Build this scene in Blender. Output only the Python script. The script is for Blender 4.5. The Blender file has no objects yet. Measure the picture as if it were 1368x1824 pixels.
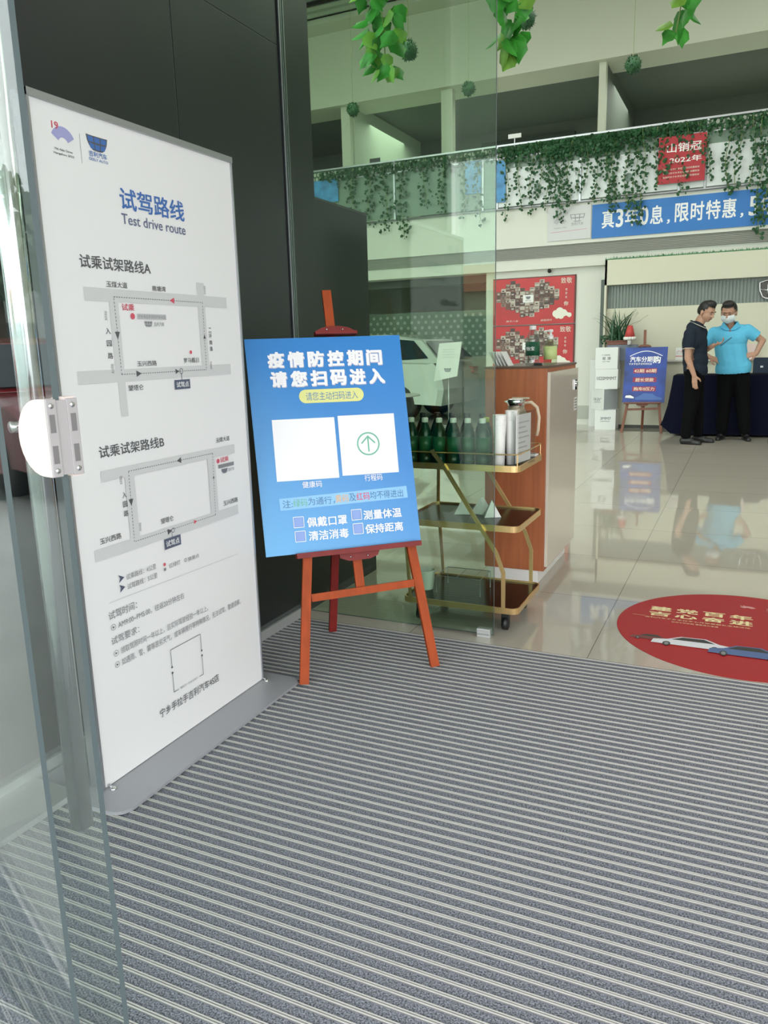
import bpy, bmesh, math, random
from mathutils import Vector, Matrix
random.seed(7)
PI = math.pi
scn = bpy.context.scene
COL = scn.collection

# ------------------------------------------------------------------ camera, sky, lights, exposure
cam_d = bpy.data.cameras.new('camera')
cam_d.sensor_fit = 'VERTICAL'; cam_d.sensor_height = 24.0
cam_d.lens = 1370.0 / 1824.0 * 24.0
cam_d.clip_start = 0.02; cam_d.clip_end = 300
cam = bpy.data.objects.new('camera', cam_d); COL.objects.link(cam)
AX = Vector((0.906, 0.066, -0.418)); AY = Vector((0.422, -0.200, 0.884))
AX.normalize(); AY = (AY - AX * AY.dot(AX)).normalized(); AZ = AX.cross(AY)   # world axes seen in camera (right, down, forward)
# columns of the camera matrix: camera right, up, back in world coordinates
right = Vector((AX[0], AY[0], AZ[0])); down = Vector((AX[1], AY[1], AZ[1])); fwd = Vector((AX[2], AY[2], AZ[2]))
M = Matrix(((right[0], -down[0], -fwd[0], 0), (right[1], -down[1], -fwd[1], 0), (right[2], -down[2], -fwd[2], 1.28), (0, 0, 0, 1)))
cam.matrix_world = M
scn.camera = cam
scn.view_settings.view_transform = 'Standard'; scn.view_settings.look = 'None'
scn.view_settings.gamma = 1; scn.view_settings.use_curve_mapping = False
scn.view_settings.exposure = 0.22

world = bpy.data.worlds.new('overcast_sky'); scn.world = world; world.use_nodes = True
wn = world.node_tree.nodes; wl = world.node_tree.links
bgn = wn['Background']
tc = wn.new('ShaderNodeTexCoord'); sx = wn.new('ShaderNodeSeparateXYZ'); rp = wn.new('ShaderNodeValToRGB')
wl.new(tc.outputs['Generated'], sx.inputs[0]); wl.new(sx.outputs['Z'], rp.inputs[0]); wl.new(rp.outputs[0], bgn.inputs[0])
rp.color_ramp.elements[0].color = (0.97, 0.975, 1, 1); rp.color_ramp.elements[1].color = (0.90, 0.94, 1, 1)
bgn.inputs[1].default_value = 4.6

def area(name, loc, size, power, color, rot=(0, 0, 0)):
    d = bpy.data.lights.new(name, 'AREA'); d.shape = 'RECTANGLE'; d.size, d.size_y = size; d.energy = power; d.color = color
    o = bpy.data.objects.new(name, d); COL.objects.link(o); o.location = loc; o.rotation_euler = rot
    return o
area('showroom_fill_light', (-3.5, 7.0, 6.2), (9, 5), 215, (1, 0.98, 0.90))  # added fill without a fixture, lifts the otherwise dark showroom
area('showroom_fill_right', (2.5, 9.0, 6.2), (4, 4), 100, (1, 0.98, 0.90))  # second added fill, for the right half of the showroom
area('upper_office_fill', (-3.0, 13.9, 5.1), (8, 1.5), 110, (0.9, 1, 0.85))  # added fill that brightens the upper openings, no real fixture
area('passage_fill', (-6.0, 15.0, 2.3), (3, 2), 16, (0.95, 1, 0.9))  # added fill for the passage under the balcony, no fixture there

# ------------------------------------------------------------------ materials
def S(r, g=None, b=None):
    if g is None: g = b = r
    f = lambda c: (c / 255 / 12.92) if c / 255 <= 0.04045 else ((c / 255 + 0.055) / 1.055) ** 2.4
    return (f(r), f(g), f(b), 1)
MATS = {}
def mat(name, col, rough=0.5, metal=0.0, spec=0.5, emit=0, alpha=1.0, coat=0, noise=None, bump=None, trans=0):
    if name in MATS: return MATS[name]
    m = bpy.data.materials.new(name); m.use_nodes = True; nt = m.node_tree; b = nt.nodes['Principled BSDF']
    b.inputs['Base Color'].default_value = col; b.inputs['Roughness'].default_value = rough
    b.inputs['Metallic'].default_value = metal; b.inputs['Specular IOR Level'].default_value = spec
    b.inputs['Coat Weight'].default_value = coat
    if trans: b.inputs['Transmission Weight'].default_value = trans
    if emit: b.inputs['Emission Color'].default_value = col; b.inputs['Emission Strength'].default_value = emit
    if alpha < 1: b.inputs['Alpha'].default_value = alpha
    if noise or bump:
        t = nt.nodes.new('ShaderNodeTexCoord'); mp = nt.nodes.new('ShaderNodeMapping'); nt.links.new(t.outputs['Object'], mp.inputs[0])
        n = nt.nodes.new('ShaderNodeTexNoise'); nt.links.new(mp.outputs[0], n.inputs[0])
        sc, amt, stretch = noise if noise else bump
        n.inputs['Scale'].default_value = sc; mp.inputs['Scale'].default_value = stretch; n.inputs['Detail'].default_value = 4
        if noise:
            r = nt.nodes.new('ShaderNodeValToRGB'); nt.links.new(n.outputs[0], r.inputs[0])
            r.color_ramp.elements[0].position = 0.3; r.color_ramp.elements[1].position = 0.7
            r.color_ramp.elements[0].color = tuple(c * (1 - amt) for c in col[:3]) + (1,)
            r.color_ramp.elements[1].color = tuple(min(1, c * (1 + amt)) for c in col[:3]) + (1,)
            nt.links.new(r.outputs[0], b.inputs['Base Color'])
        if bump:
            bp = nt.nodes.new('ShaderNodeBump'); bp.inputs['Strength'].default_value = bump[1]; bp.inputs['Distance'].default_value = 0.004
            nt.links.new(n.outputs[0], bp.inputs['Height']); nt.links.new(bp.outputs[0], b.inputs['Normal'])
    MATS[name] = m; return m
def glass(name, tint, ior=1.5, rough=0.0):
    if name in MATS: return MATS[name]
    m = bpy.data.materials.new(name); m.use_nodes = True; nt = m.node_tree
    for n in list(nt.nodes):
        if n.type != 'OUTPUT_MATERIAL': nt.nodes.remove(n)
    o = [n for n in nt.nodes if n.type == 'OUTPUT_MATERIAL'][0]
    ge = nt.nodes.new('ShaderNodeNewGeometry'); dt = nt.nodes.new('ShaderNodeVectorMath'); dt.operation = 'DOT_PRODUCT'; nt.links.new(ge.outputs['Normal'], dt.inputs[0]); nt.links.new(ge.outputs['Incoming'], dt.inputs[1])
    def mth(op, a, b_=None):
        q = nt.nodes.new('ShaderNodeMath'); q.operation = op
        for i_, v_ in enumerate((a, b_)):
            if v_ is None: continue
            if isinstance(v_, (int, float)): q.inputs[i_].default_value = v_
            else: nt.links.new(v_, q.inputs[i_])
        return q.outputs[0]
    r0 = ((ior - 1) / (ior + 1)) ** 2
    ab = mth('ABSOLUTE', dt.outputs['Value']); om = mth('SUBTRACT', 1.0, ab); pw = mth('POWER', om, 5.0); fr = mth('ADD', mth('MULTIPLY', pw, 1 - r0), r0)
    t = nt.nodes.new('ShaderNodeBsdfTransparent'); t.inputs[0].default_value = tint
    g = nt.nodes.new('ShaderNodeBsdfGlossy'); g.inputs['Roughness'].default_value = rough
    x = nt.nodes.new('ShaderNodeMixShader')
    nt.links.new(fr, x.inputs[0]); nt.links.new(t.outputs[0], x.inputs[1]); nt.links.new(g.outputs[0], x.inputs[2]); nt.links.new(x.outputs[0], o.inputs[0])
    MATS[name] = m; return m

BLACKP = mat('black_cladding', S(33, 36, 37), 0.32, spec=0.5)
SEAM = mat('cladding_seam', S(78, 82, 82), 0.5)
ALU = mat('brushed_aluminium', S(176, 178, 182), 0.35, 0.85)
ALUL = mat('satin_aluminium', S(205, 205, 205), 0.42, 0.6)
STEEL = mat('polished_steel', S(208, 210, 212), 0.14, 1)
CREAM = mat('cream_paint', S(205, 203, 188), 0.6)
WHITEP = mat('white_paint', S(216, 217, 208), 0.6)
GREENW = mat('pale_green_paint', S(186, 194, 180), 0.6)
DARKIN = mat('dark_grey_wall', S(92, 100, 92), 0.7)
BLK = mat('black_plastic', S(24), 0.45)
BLKG = mat('black_tray_glass', S(20, 15, 15), 0.2, spec=0.25)
GOLD = mat('rose_gold_metal', S(232, 196, 138), 0.3, 0.85)
WOOD = mat('cherry_wood', S(170, 98, 62), 0.42, noise=(3.0, 0.16, (14, 14, 0.8)))
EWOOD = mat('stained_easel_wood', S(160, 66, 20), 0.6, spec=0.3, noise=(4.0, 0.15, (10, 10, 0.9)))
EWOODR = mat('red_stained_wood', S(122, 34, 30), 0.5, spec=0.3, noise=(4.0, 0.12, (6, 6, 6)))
DWOOD = mat('brown_easel_wood', S(120, 70, 48), 0.5, noise=(4.0, 0.15, (10, 10, 0.9)))
WHITE = mat('white_print', S(236), 0.45)
PAPER = mat('white_paper', S(232, 232, 230), 0.6)
SIGNW = mat('white_sign_face', S(232, 231, 232), 0.38)
PLEX = mat('white_plastic', S(235, 233, 230), 0.35)
LF1 = mat('ivy_leaf_dark', S(38, 84, 48), 0.5, noise=(9, 0.35, (1, 1, 1)))
LF2 = mat('vine_leaf_green', S(60, 150, 48), 0.45, noise=(14, 0.4, (1, 1, 1)))
LF3 = mat('vine_leaf_bright', S(120, 172, 60), 0.45, noise=(14, 0.25, (1, 1, 1)))
STEM = mat('vine_stem', S(120, 140, 70), 0.6)
SKIN = mat('skin', S(182, 140, 118), 0.6)
HAIR = mat('black_hair', S(26, 24, 24), 0.5)

# ------------------------------------------------------------------ mesh builder
class MB:
    def __init__(s): s.v = []; s.f = []; s.m = []; s.mats = []; s.sm = []
    def mi(s, m):
        if m not in s.mats: s.mats.append(m)
        return s.mats.index(m)
    def add(s, vs, fs, m, smooth=False, T=None):
        o = len(s.v); k = s.mi(m)
        if getattr(s, 'flat', False) and T is not None: s.zk = getattr(s, 'zk', 0) + (0 if getattr(s, 'hold', False) else 1); T = T @ Matrix.Translation((0, 0, s.zk * 0.000014))
        for p in vs:
            p = Vector(p); s.v.append(T @ p if T else p)
        for f in fs: s.f.append([o + i for i in f]); s.m.append(k); s.sm.append(smooth)
        return s
    def box(s, a, b, m, T=None, bev=0.0):
        x0, y0, z0 = [min(a[i], b[i]) for i in range(3)]; x1, y1, z1 = [max(a[i], b[i]) for i in range(3)]
        if bev > 0:
            bm = bmesh.new(); bmesh.ops.create_cube(bm, size=1)
            for v in bm.verts: v.co = Vector(((x0 + x1) / 2 + v.co.x * (x1 - x0), (y0 + y1) / 2 + v.co.y * (y1 - y0), (z0 + z1) / 2 + v.co.z * (z1 - z0)))
            bmesh.ops.bevel(bm, geom=bm.edges[:], offset=bev, segments=2, affect='EDGES', profile=0.6)
            vs = [v.co.copy() for v in bm.verts]; fs = [[v.index for v in f.verts] for f in bm.faces]; bm.free()
            return s.add(vs, fs, m, False, T)
        vs = [(x0, y0, z0), (x1, y0, z0), (x1, y1, z0), (x0, y1, z0), (x0, y0, z1), (x1, y0, z1), (x1, y1, z1), (x0, y1, z1)]
        return s.add(vs, [(0, 3, 2, 1), (4, 5, 6, 7), (0, 1, 5, 4), (1, 2, 6, 5), (2, 3, 7, 6), (3, 0, 4, 7)], m, False, T)
    def tube(s, pts, r, m, n=10, cap=True, closed=False, T=None):
        pts = [Vector(p) for p in pts]; R = r if isinstance(r, (list, tuple)) else [r] * len(pts)
        vs = []; fs = []; L = len(pts); prev = None
        for i, p in enumerate(pts):
            a = pts[i - 1] if (i > 0 or closed) else p; b = pts[(i + 1) % L] if (i < L - 1 or closed) else p
            d = (b - a).normalized()
            if prev is None:
                u = d.cross(Vector((0, 0, 1)));  u = d.cross(Vector((1, 0, 0))) if u.length < 1e-3 else u
            else: u = prev - d * prev.dot(d)
            u.normalize(); w = d.cross(u); prev = u
            for k in range(n):
                t = 2 * PI * k / n; vs.append(p + (u * math.cos(t) + w * math.sin(t)) * R[i])
        for i in range(L if closed else L - 1):
            j = (i + 1) % L
            for k in range(n): fs.append((i * n + k, i * n + (k + 1) % n, j * n + (k + 1) % n, j * n + k))
        if cap and not closed: fs.append(list(range(n))[::-1]); fs.append([(L - 1) * n + k for k in range(n)])
        return s.add(vs, fs, m, n > 6, T)
    def bar(s, p, q, w, t, m, side=(0, 1, 0)):
        """square-section bar from p to q: width w along cross direction, thickness t along side"""
        p = Vector(p); q = Vector(q); d = (q - p).normalized(); sd = Vector(side); sd = (sd - d * sd.dot(d)).normalized(); c = d.cross(sd)
        vs = []
        for e in (p, q):
            for a, b in ((-1, -1), (1, -1), (1, 1), (-1, 1)): vs.append(e + c * a * w / 2 + sd * b * t / 2)
        return s.add(vs, [(0, 1, 2, 3), (7, 6, 5, 4), (0, 4, 5, 1), (1, 5, 6, 2), (2, 6, 7, 3), (3, 7, 4, 0)], m)
    def lathe(s, prof, m, c=(0, 0, 0), n=24, T=None, sq=None):
        vs = []; fs = []
        for r, z in prof:
            for k in range(n):
                t = 2 * PI * k / n; x = math.cos(t); y = math.sin(t)
                vs.append((c[0] + r * x, c[1] + r * y, c[2] + z))
        for i in range(len(prof) - 1):
            for k in range(n): fs.append((i * n + k, i * n + (k + 1) % n, (i + 1) * n + (k + 1) % n, (i + 1) * n + k))
        if prof[0][0] > 1e-5: fs.append(list(range(n))[::-1])
        if prof[-1][0] > 1e-5: fs.append([(len(prof) - 1) * n + k for k in range(n)])
        return s.add(vs, fs, m, True, T)
    def prism(s, pts, a, b, m, axis='z', T=None):
        """outline pts in a plane, extruded from a to b along axis"""
        def P(p, h): return (p[0], p[1], h) if axis == 'z' else ((p[0], h, p[1]) if axis == 'y' else (h, p[0], p[1]))
        n = len(pts); vs = [P(p, a) for p in pts] + [P(p, b) for p in pts]
        fs = [list(range(n))[::-1], [n + i for i in range(n)]] + [(i, (i + 1) % n, n + (i + 1) % n, n + i) for i in range(n)]
        return s.add(vs, fs, m, False, T)
    def sphere(s, c, r, m, n=12, T=None):
        r = r if isinstance(r, (tuple, list)) else (r, r, r); vs = []; fs = []; h = n // 2
        for i in range(h + 1):
            p = PI * i / h
            for k in range(n):
                t = 2 * PI * k / n; vs.append((c[0] + r[0] * math.sin(p) * math.cos(t), c[1] + r[1] * math.sin(p) * math.sin(t), c[2] + r[2] * math.cos(p)))
        for i in range(h):
            for k in range(n): fs.append((i * n + k, (i + 1) * n + k, (i + 1) * n + (k + 1) % n, i * n + (k + 1) % n))
        return s.add(vs, fs, m, True, T)
    def poly(s, pts, m, T=None): return s.add(pts, [list(range(len(pts)))], m, False, T)
    def text(s, st, box, m, T, bold=0.0, z=0.0):
        """flat lettering fitted to box (x0, y0, x1, y1) of the plane T"""
        vs, fs, (a0, b0, a1, b1) = glyphs(st)
        x0, y0, x1, y1 = box; kx = (x1 - x0) / (a1 - a0); ky = (y1 - y0) / (b1 - b0)
        if bold > 0:
            ox = bold * 0.8 * kx; oy = bold * 0.8 * ky; x0 += ox; x1 -= ox; y0 += oy; y1 -= oy; kx = (x1 - x0) / (a1 - a0); ky = (y1 - y0) / (b1 - b0)
            for dx, dy in ((-1, -0.8), (1, -0.8), (1, 0.8), (-1, 0.8)): s.add([(x0 + dx * ox + (v[0] - a0) * kx, y0 + dy * oy + (v[1] - b0) * ky, z) for v in vs], fs, m, False, T)
        return s.add([(x0 + (v[0] - a0) * kx, y0 + (v[1] - b0) * ky, z) for v in vs], fs, m, False, T)
    def build(s, name, parent=None, loc=None):
        me = bpy.data.meshes.new(name); me.from_pydata([tuple(v) for v in s.v], [], s.f)
        for m in s.mats: me.materials.append(m)
        me.polygons.foreach_set('material_index', s.m); me.polygons.foreach_set('use_smooth', s.sm)
        bm = bmesh.new(); bm.from_mesh(me); bmesh.ops.remove_doubles(bm, verts=bm.verts, dist=1e-6) if len(bm.verts) < 4000 else None
        bmesh.ops.recalc_face_normals(bm, faces=bm.faces) if not getattr(s, 'flat', False) else None
        bm.to_mesh(me); bm.free(); me.update()
        o = bpy.data.objects.new(name, me); COL.objects.link(o)
        if parent: o.parent = parent
        if loc: o.location = loc
        return o
GC = {}
def glyphs(st):
    k = st
    if k not in GC:
        c = bpy.data.curves.new('t', 'FONT'); c.body = st; c.size = 1; c.resolution_u = 3
        o = bpy.data.objects.new('t', c); COL.objects.link(o)
        dg = bpy.context.evaluated_depsgraph_get(); dg.update()
        me = bpy.data.meshes.new_from_object(o.evaluated_get(dg))
        vs = [tuple(v.co) for v in me.vertices]; fs = [list(p.vertices) for p in me.polygons]
        bpy.data.objects.remove(o); bpy.data.curves.remove(c); bpy.data.meshes.remove(me)
        xs = [v[0] for v in vs]; ys = [v[1] for v in vs]
        GC[k] = (vs, fs, (min(xs), min(ys), max(xs), max(ys)))
    return GC[k]
def tag(o, label=None, cat=None, group=None, kind=None):
    if label: o['label'] = label
    if cat: o['category'] = cat
    if group: o['group'] = group
    if kind: o['kind'] = kind
    return o
def thing(name, label, cat, loc=(0, 0, 0), rz=0, group=None):
    o = bpy.data.objects.new(name, None); COL.objects.link(o); o.location = loc; o.rotation_euler = (0, 0, rz); o.empty_display_size = 0.1
    return tag(o, label, cat, group)
def struct(name, mb): return tag(mb.build(name), kind='structure')
def dup(o, loc=None, rz=None, label=None, parent=None):
    c = o.copy(); COL.objects.link(c)
    if parent: c.parent = parent
    for ch in list(o.children): dup(ch, parent=c)
    if loc is not None: c.location = loc
    if rz is not None: c.rotation_euler = (0, 0, rz)
    if label: c['label'] = label
    return c
def planeT(o, u, v):
    """matrix taking (u, v, n) plane coordinates to 3D"""
    o = Vector(o); u = Vector(u).normalized(); v = Vector(v).normalized(); n = u.cross(v)
    return Matrix(((u[0], v[0], n[0], o[0]), (u[1], v[1], n[1], o[1]), (u[2], v[2], n[2], o[2]), (0, 0, 0, 1)))
def rect(mb, x0, y0, x1, y1, m, T, z=0.0): mb.add([(x0, y0, z), (x1, y0, z), (x1, y1, z), (x0, y1, z)], [(0, 1, 2, 3)], m, False, T)
def line(mb, p, q, w, m, T, z=0.0):
    p = Vector(p); q = Vector(q); d = (q - p).normalized() * 1; n = Vector((-d.y, d.x)) * w / 2
    mb.add([(p.x - n.x, p.y - n.y, z), (q.x - n.x, q.y - n.y, z), (q.x + n.x, q.y + n.y, z), (p.x + n.x, p.y + n.y, z)], [(0, 1, 2, 3)], m, False, T)
def disc(mb, x, y, r, m, T, z=0.0, n=32, r2=None): mb.add([(x + r * math.cos(2 * PI * k / n), y + (r2 or r) * math.sin(2 * PI * k / n), z) for k in range(n)], [list(range(n))], m, False, T)
def ring(mb, x, y, r, w, m, T, z=0.0, n=40):
    vs = [(x + q * math.cos(2 * PI * k / n), y + q * math.sin(2 * PI * k / n), z) for q in (r - w / 2, r + w / 2) for k in range(n)]
    mb.add(vs, [(k, (k + 1) % n, n + (k + 1) % n, n + k) for k in range(n)], m, False, T)
def rrect(w, h, r, n=6):
    pts = []
    for cx, cy, a in ((w / 2 - r, h / 2 - r, 0), (-w / 2 + r, h / 2 - r, 90), (-w / 2 + r, -h / 2 + r, 180), (w / 2 - r, -h / 2 + r, 270)):
        for i in range(n + 1):
            t = math.radians(a + 90 * i / n); pts.append((cx + r * math.cos(t), cy + r * math.sin(t)))
    return pts

# ================================================================== SETTING
# --- ground outside and floors
pave = mat('pale_concrete', S(172, 172, 168), 0.8, noise=(2.0, 0.08, (1, 1, 1)))
mb = MB(); mb.box((-40, -60, -0.10), (40, 0.58, -0.003), pave); mb.box((-40, 0.58, -0.10), (-1.92, 3.05, -0.003), pave); mb.box((3.0, 0.58, -0.10), (40, 3.05, -0.003), pave); mb.box((-40, 3.05, -0.10), (-10.3, 30, -0.003), pave); struct('ground', mb)
# showroom floor: polished pale tiles
tile = bpy.data.materials.new('polished_tile'); tile.use_nodes = True; nt = tile.node_tree; b = nt.nodes['Principled BSDF']
b.inputs['Roughness'].default_value = 0.035; b.inputs['Specular IOR Level'].default_value = 1.0
t = nt.nodes.new('ShaderNodeTexCoord'); mp = nt.nodes.new('ShaderNodeMapping'); mp.inputs['Location'].default_value = (0.53, -3.05, 0); br = nt.nodes.new('ShaderNodeTexBrick')
br.offset = 0; br.inputs['Scale'].default_value = 1; br.inputs['Brick Width'].default_value = 0.8; br.inputs['Row Height'].default_value = 0.8
br.inputs['Mortar Size'].default_value = 0.0016; br.inputs['Color1'].default_value = S(188, 181, 169); br.inputs['Color2'].default_value = S(184, 178, 166); br.inputs['Mortar'].default_value = S(112, 108, 100)
nt.links.new(t.outputs['Object'], mp.inputs[0]); nt.links.new(mp.outputs[0], br.inputs[0]); nt.links.new(br.outputs[0], b.inputs['Base Color'])
mb = MB(); mb.box((-10, 3.05, -0.06), (6, 19, 0), tile); struct('floor', mb)

# --- entrance matting: grey carpet strips between aluminium rails
carp = bpy.data.materials.new('grey_mat_carpet'); carp.use_nodes = True; nt = carp.node_tree; b = nt.nodes['Principled BSDF']; b.inputs['Roughness'].default_value = 0.95
b.inputs['Specular IOR Level'].default_value = 0.1
t = nt.nodes.new('ShaderNodeTexCoord'); n1 = nt.nodes.new('ShaderNodeTexNoise'); n1.inputs['Scale'].default_value = 260; n1.inputs['Detail'].default_value = 3
r1 = nt.nodes.new('ShaderNodeValToRGB'); r1.color_ramp.elements[0].position = 0.36; r1.color_ramp.elements[1].position = 0.66
r1.color_ramp.elements[0].color = S(76, 78, 84); r1.color_ramp.elements[1].color = S(154, 157, 168)
nt.links.new(t.outputs['Object'], n1.inputs[0]); nt.links.new(n1.outputs[0], r1.inputs[0]); nt.links.new(r1.outputs[0], b.inputs['Base Color'])
bp = nt.nodes.new('ShaderNodeBump'); bp.inputs['Strength'].default_value = 0.6; bp.inputs['Distance'].default_value = 0.003; nt.links.new(n1.outputs[0], bp.inputs['Height']); nt.links.new(bp.outputs[0], b.inputs['Normal'])
RAIL = mat('mat_rail', S(190, 188, 184), 0.45, 0.0)
RAILB = mat('mat_rail_base', S(116, 115, 114), 0.5)
MY0 = 0.60
em = thing('entrance_mat', 'grey striped entrance mat with pale metal rails filling the doorway floor', 'mat', (-0.3, MY0, 0))
mb = MB(); mb.box((-1.617, 0, -0.05), (3.3, 3.05 - MY0, -0.004), carp); mb.build('carpet_insert', em)
mb = MB(); k = 0; y = 3.05 - MY0 - 0.008
while y > 0.02:
    for dy in (-0.0028, 0.0028): mb.box((-1.615, y + dy - 0.0012, -0.004), (3.298, y + dy + 0.0012, 0.0006), RAIL)
    mb.box((-1.615, y - 0.0045, -0.004), (3.298, y + 0.0045, -0.0008), RAILB)
    y -= 0.0342
mb.build('rail_strips', em)

# --- black wall of the vestibule
mb = MB(); WX = -1.917
ys = [1.12, 2.41, 3.115]; zs = [0.06, 2.55, 3.5]
for i in range(2):
    for j in range(2):
        mb.box((WX - 0.30, ys[i] + 0.0035, zs[j] + 0.0035), (WX, ys[i + 1] - 0.0035, zs[j + 1] - 0.0035), BLACKP)
mb.box((WX - 0.30, 1.12, 0.0), (WX - 0.003, 3.115, 3.5), SEAM)
struct('wall_left', mb)
mb = MB(); mb.box((WX, 1.12, 0), (WX + 0.012, 3.13, 0.045), ALUL); struct('baseboard_left', mb)
# door jamb lines at the corner and black return inside the glass
mb = MB()
mb.box((WX - 0.05, 3.115, 0), (WX + 0.006, 3.160, 3.5), BLACKP); mb.box((WX - 0.02, 3.118, 0), (WX + 0.009, 3.124, 3.5), ALU); mb.box((WX - 0.02, 3.150, 0), (WX + 0.009, 3.155, 3.5), ALU)
struct('trim_1', mb)
mb = MB(); mb.box((-2.30, 3.16, 0), (WX, 3.375, 6.3), BLACKP); mb.box((-2.30, 3.375, 0), (WX, 3.93, 1.98), BLACKP); mb.box((-2.30, 3.375, 1.975), (WX + 0.002, 3.932, 1.985), SEAM)
struct('wall_inner_left', mb)
mb = MB(); mb.box((WX - 0.30, 1.03, 0), (WX + 0.01, 1.12, 3.5), ALU); mb.box((WX, 1.20, 0), (-1.725, 1.47, 0.018), ALUL); struct('trim_10', mb)
# vestibule soffit, right wall, lintel over the glass
mb = MB(); mb.box((-2.3, -3.4, 3.5), (3.3, 3.16, 3.65), WHITEP); mb.box((-4.2, -3.4, 3.5), (-2.3, 0.9, 3.65), WHITEP); struct('ceiling_vestibule', mb)
mb = MB(); mb.box((3.0, 0.9, 0), (3.3, 3.1, 3.5), WHITEP); struct('wall_right', mb)

# --- showroom shell
mb = MB()
mb.box((-10.2, 3.1, 0), (-10, 19, 7), GREENW); struct('wall_far_left', mb)
mb = MB(); mb.box((6, 3.1, 0), (6.2, 19, 7), WHITEP); struct('wall_far_right', mb)
mb = MB(); mb.box((-10, 18.8, 0), (6, 19, 3.0), GREENW); struct('wall_rear', mb)
mb = MB(); mb.box((-2.3, 3.12, 3.65), (6, 3.3, 6.9), WHITEP); mb.box((3.0, 3.12, 0), (3.3, 3.3, 3.65), WHITEP); struct('wall_front', mb)
# wall with the posters
mb = MB(); mb.box((-3.95, 12.45, 0), (-2.02, 12.6, 2.41), WHITEP); struct('wall_poster', mb)
mb = MB(); mb.box((-2.125, 12.42, 0.9), (-2.07, 12.5, 2.20), mat('grey_metal_frame', S(86, 96, 90), 0.4)); mb.box((-2.07, 12.40, 0), (-2.02, 12.5, 2.41), CREAM); struct('trim_2', mb)
mb = MB(); mb.box((-3.95, 12.435, 0.10), (-2.13, 12.45, 0.30), mat('pale_skirting', S(176, 178, 168), 0.5)); struct('baseboard_back', mb)
# balcony: slab edge, louvre strip, lintel
LOUV = mat('grey_louvre', S(150, 150, 142), 0.55)
mb = MB(); mb.box((-10, 12.3, 2.74), (6, 18.8, 3.33), WHITEP)
mb.box((-10, 12.36, 2.41), (6, 12.7, 2.575), WHITEP); mb.box((-10, 12.34, 2.575), (6, 12.7, 2.74), LOUV)
for i in range(7): mb.box((-10, 12.325, 2.580 + i * 0.0235), (6, 12.34, 2.592 + i * 0.0235), LOUV)
mb.box((-10, 12.9, 2.30), (-3.95, 13.0, 2.46), DARKIN)
struct('wall_balcony_edge', mb)
# upper beam, posts, rooms behind
BEAM = mat('beam_paint', S(196, 200, 182), 0.6)
mb = MB(); mb.box((-10, 12.3, 5.22), (6, 13.0, 6.32), BEAM); struct('wall_upper_beam', mb)
for i, (a, b_) in enumerate(((-6.48, -6.32), (-4.69, -4.5), (-2.25, -2.15), (1.2, 1.3), (-8.4, -8.2))):
    mb = MB(); mb.box((a, 12.42, 3.33), (b_, 12.55, 5.22), BEAM); tag(mb.build('trim_%d' % (i + 3)), kind='structure')
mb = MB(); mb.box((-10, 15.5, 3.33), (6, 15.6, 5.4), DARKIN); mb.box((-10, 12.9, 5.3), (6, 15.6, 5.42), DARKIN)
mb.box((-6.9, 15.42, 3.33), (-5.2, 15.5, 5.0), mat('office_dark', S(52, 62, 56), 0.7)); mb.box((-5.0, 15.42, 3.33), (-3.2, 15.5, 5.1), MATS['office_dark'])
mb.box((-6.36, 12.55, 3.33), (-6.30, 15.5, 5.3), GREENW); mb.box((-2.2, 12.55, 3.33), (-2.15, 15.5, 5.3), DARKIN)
mb.box((-1.6, 14.4, 4.55), (6, 14.5, 4.75), CREAM)
struct('wall_upper_rooms', mb)
# ceiling: flat band then corrugated sheet
mb = MB(); mb.box((-10, 11.9, 6.32), (6, 13.0, 6.42), BEAM)
RIB = mat('corrugated_sheet', S(170, 182, 166), 0.5)
y = 3.1
while y < 11.9:
    mb.box((-10, y, 6.40), (6, y + 0.12, 6.46), RIB); mb.box((-10, y + 0.12, 6.46), (6, y + 0.2, 6.50), RIB); y += 0.2
mb.box((-10, 3.1, 6.50), (6, 13.0, 6.6), RIB)
struct('ceiling', mb)
mb = MB(); mb.tube([(-10, 11.3, 6.36), (6, 11.3, 6.36)], 0.035, BLK, 8); mb.tube([(-10, 10.6, 6.36), (6, 10.6, 6.36)], 0.02, BLK, 8); struct('trim_8', mb)
# facade glazing to the left of the vestibule (daylight comes in here)
GL = glass('facade_glass', (0.90, 0.97, 0.92, 1))
mb = MB(); mb.box((-10, 3.13, 0), (-2.3, 3.142, 6.3), GL); struct('window_1', mb)
mb = MB()
for x in (-10, -8, -6, -4): mb.box((x, 3.10, 0), (x + 0.06, 3.18, 6.4), ALU)
mb.box((-10, 3.10, 3.2), (-2.3, 3.18, 3.3), ALU); struct('trim_9', mb)
mb = MB(); mb.box((3.3, 3.13, 0), (6, 3.142, 3.65), GL); struct('window_2', mb)

# ================================================================== GLASS DOORS
GREEN = glass('green_tinted_glass', (0.79, 0.885, 0.80, 1), 1.6)
CLEAR = glass('clear_door_glass', (0.93, 0.965, 0.95, 1), 1.6)
GEDGE = mat('glass_edge', S(84, 96, 98), 0.25, spec=0.6)
def glass_leaf(name, label, x0, x1, y0, th, z0, z1, gm, cat='glass door', rz=0):
    t = thing(name, label, cat, (x1, y0, z0), math.radians(rz)); w = x1 - x0; h = z1 - z0
    mb = MB(); mb.add([(-w, 0, 0), (0, 0, 0), (0, 0, h), (-w, 0, h), (-w, th, 0), (0, th, 0), (0, th, h), (-w, th, h)], [(0, 1, 2, 3), (5, 4, 7, 6)], gm); mb.build('glass_pane', t)
    mb = MB(); mb.add([(0, 0, 0), (0, th, 0), (0, th, h), (0, 0, h), (-w, 0, 0), (-w, th, 0), (-w, th, h), (-w, 0, h)], [(0, 1, 2, 3), (4, 7, 6, 5), (0, 4, 5, 1), (3, 2, 6, 7)], GEDGE); mb.build('polished_edge', t)
    return t
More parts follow.
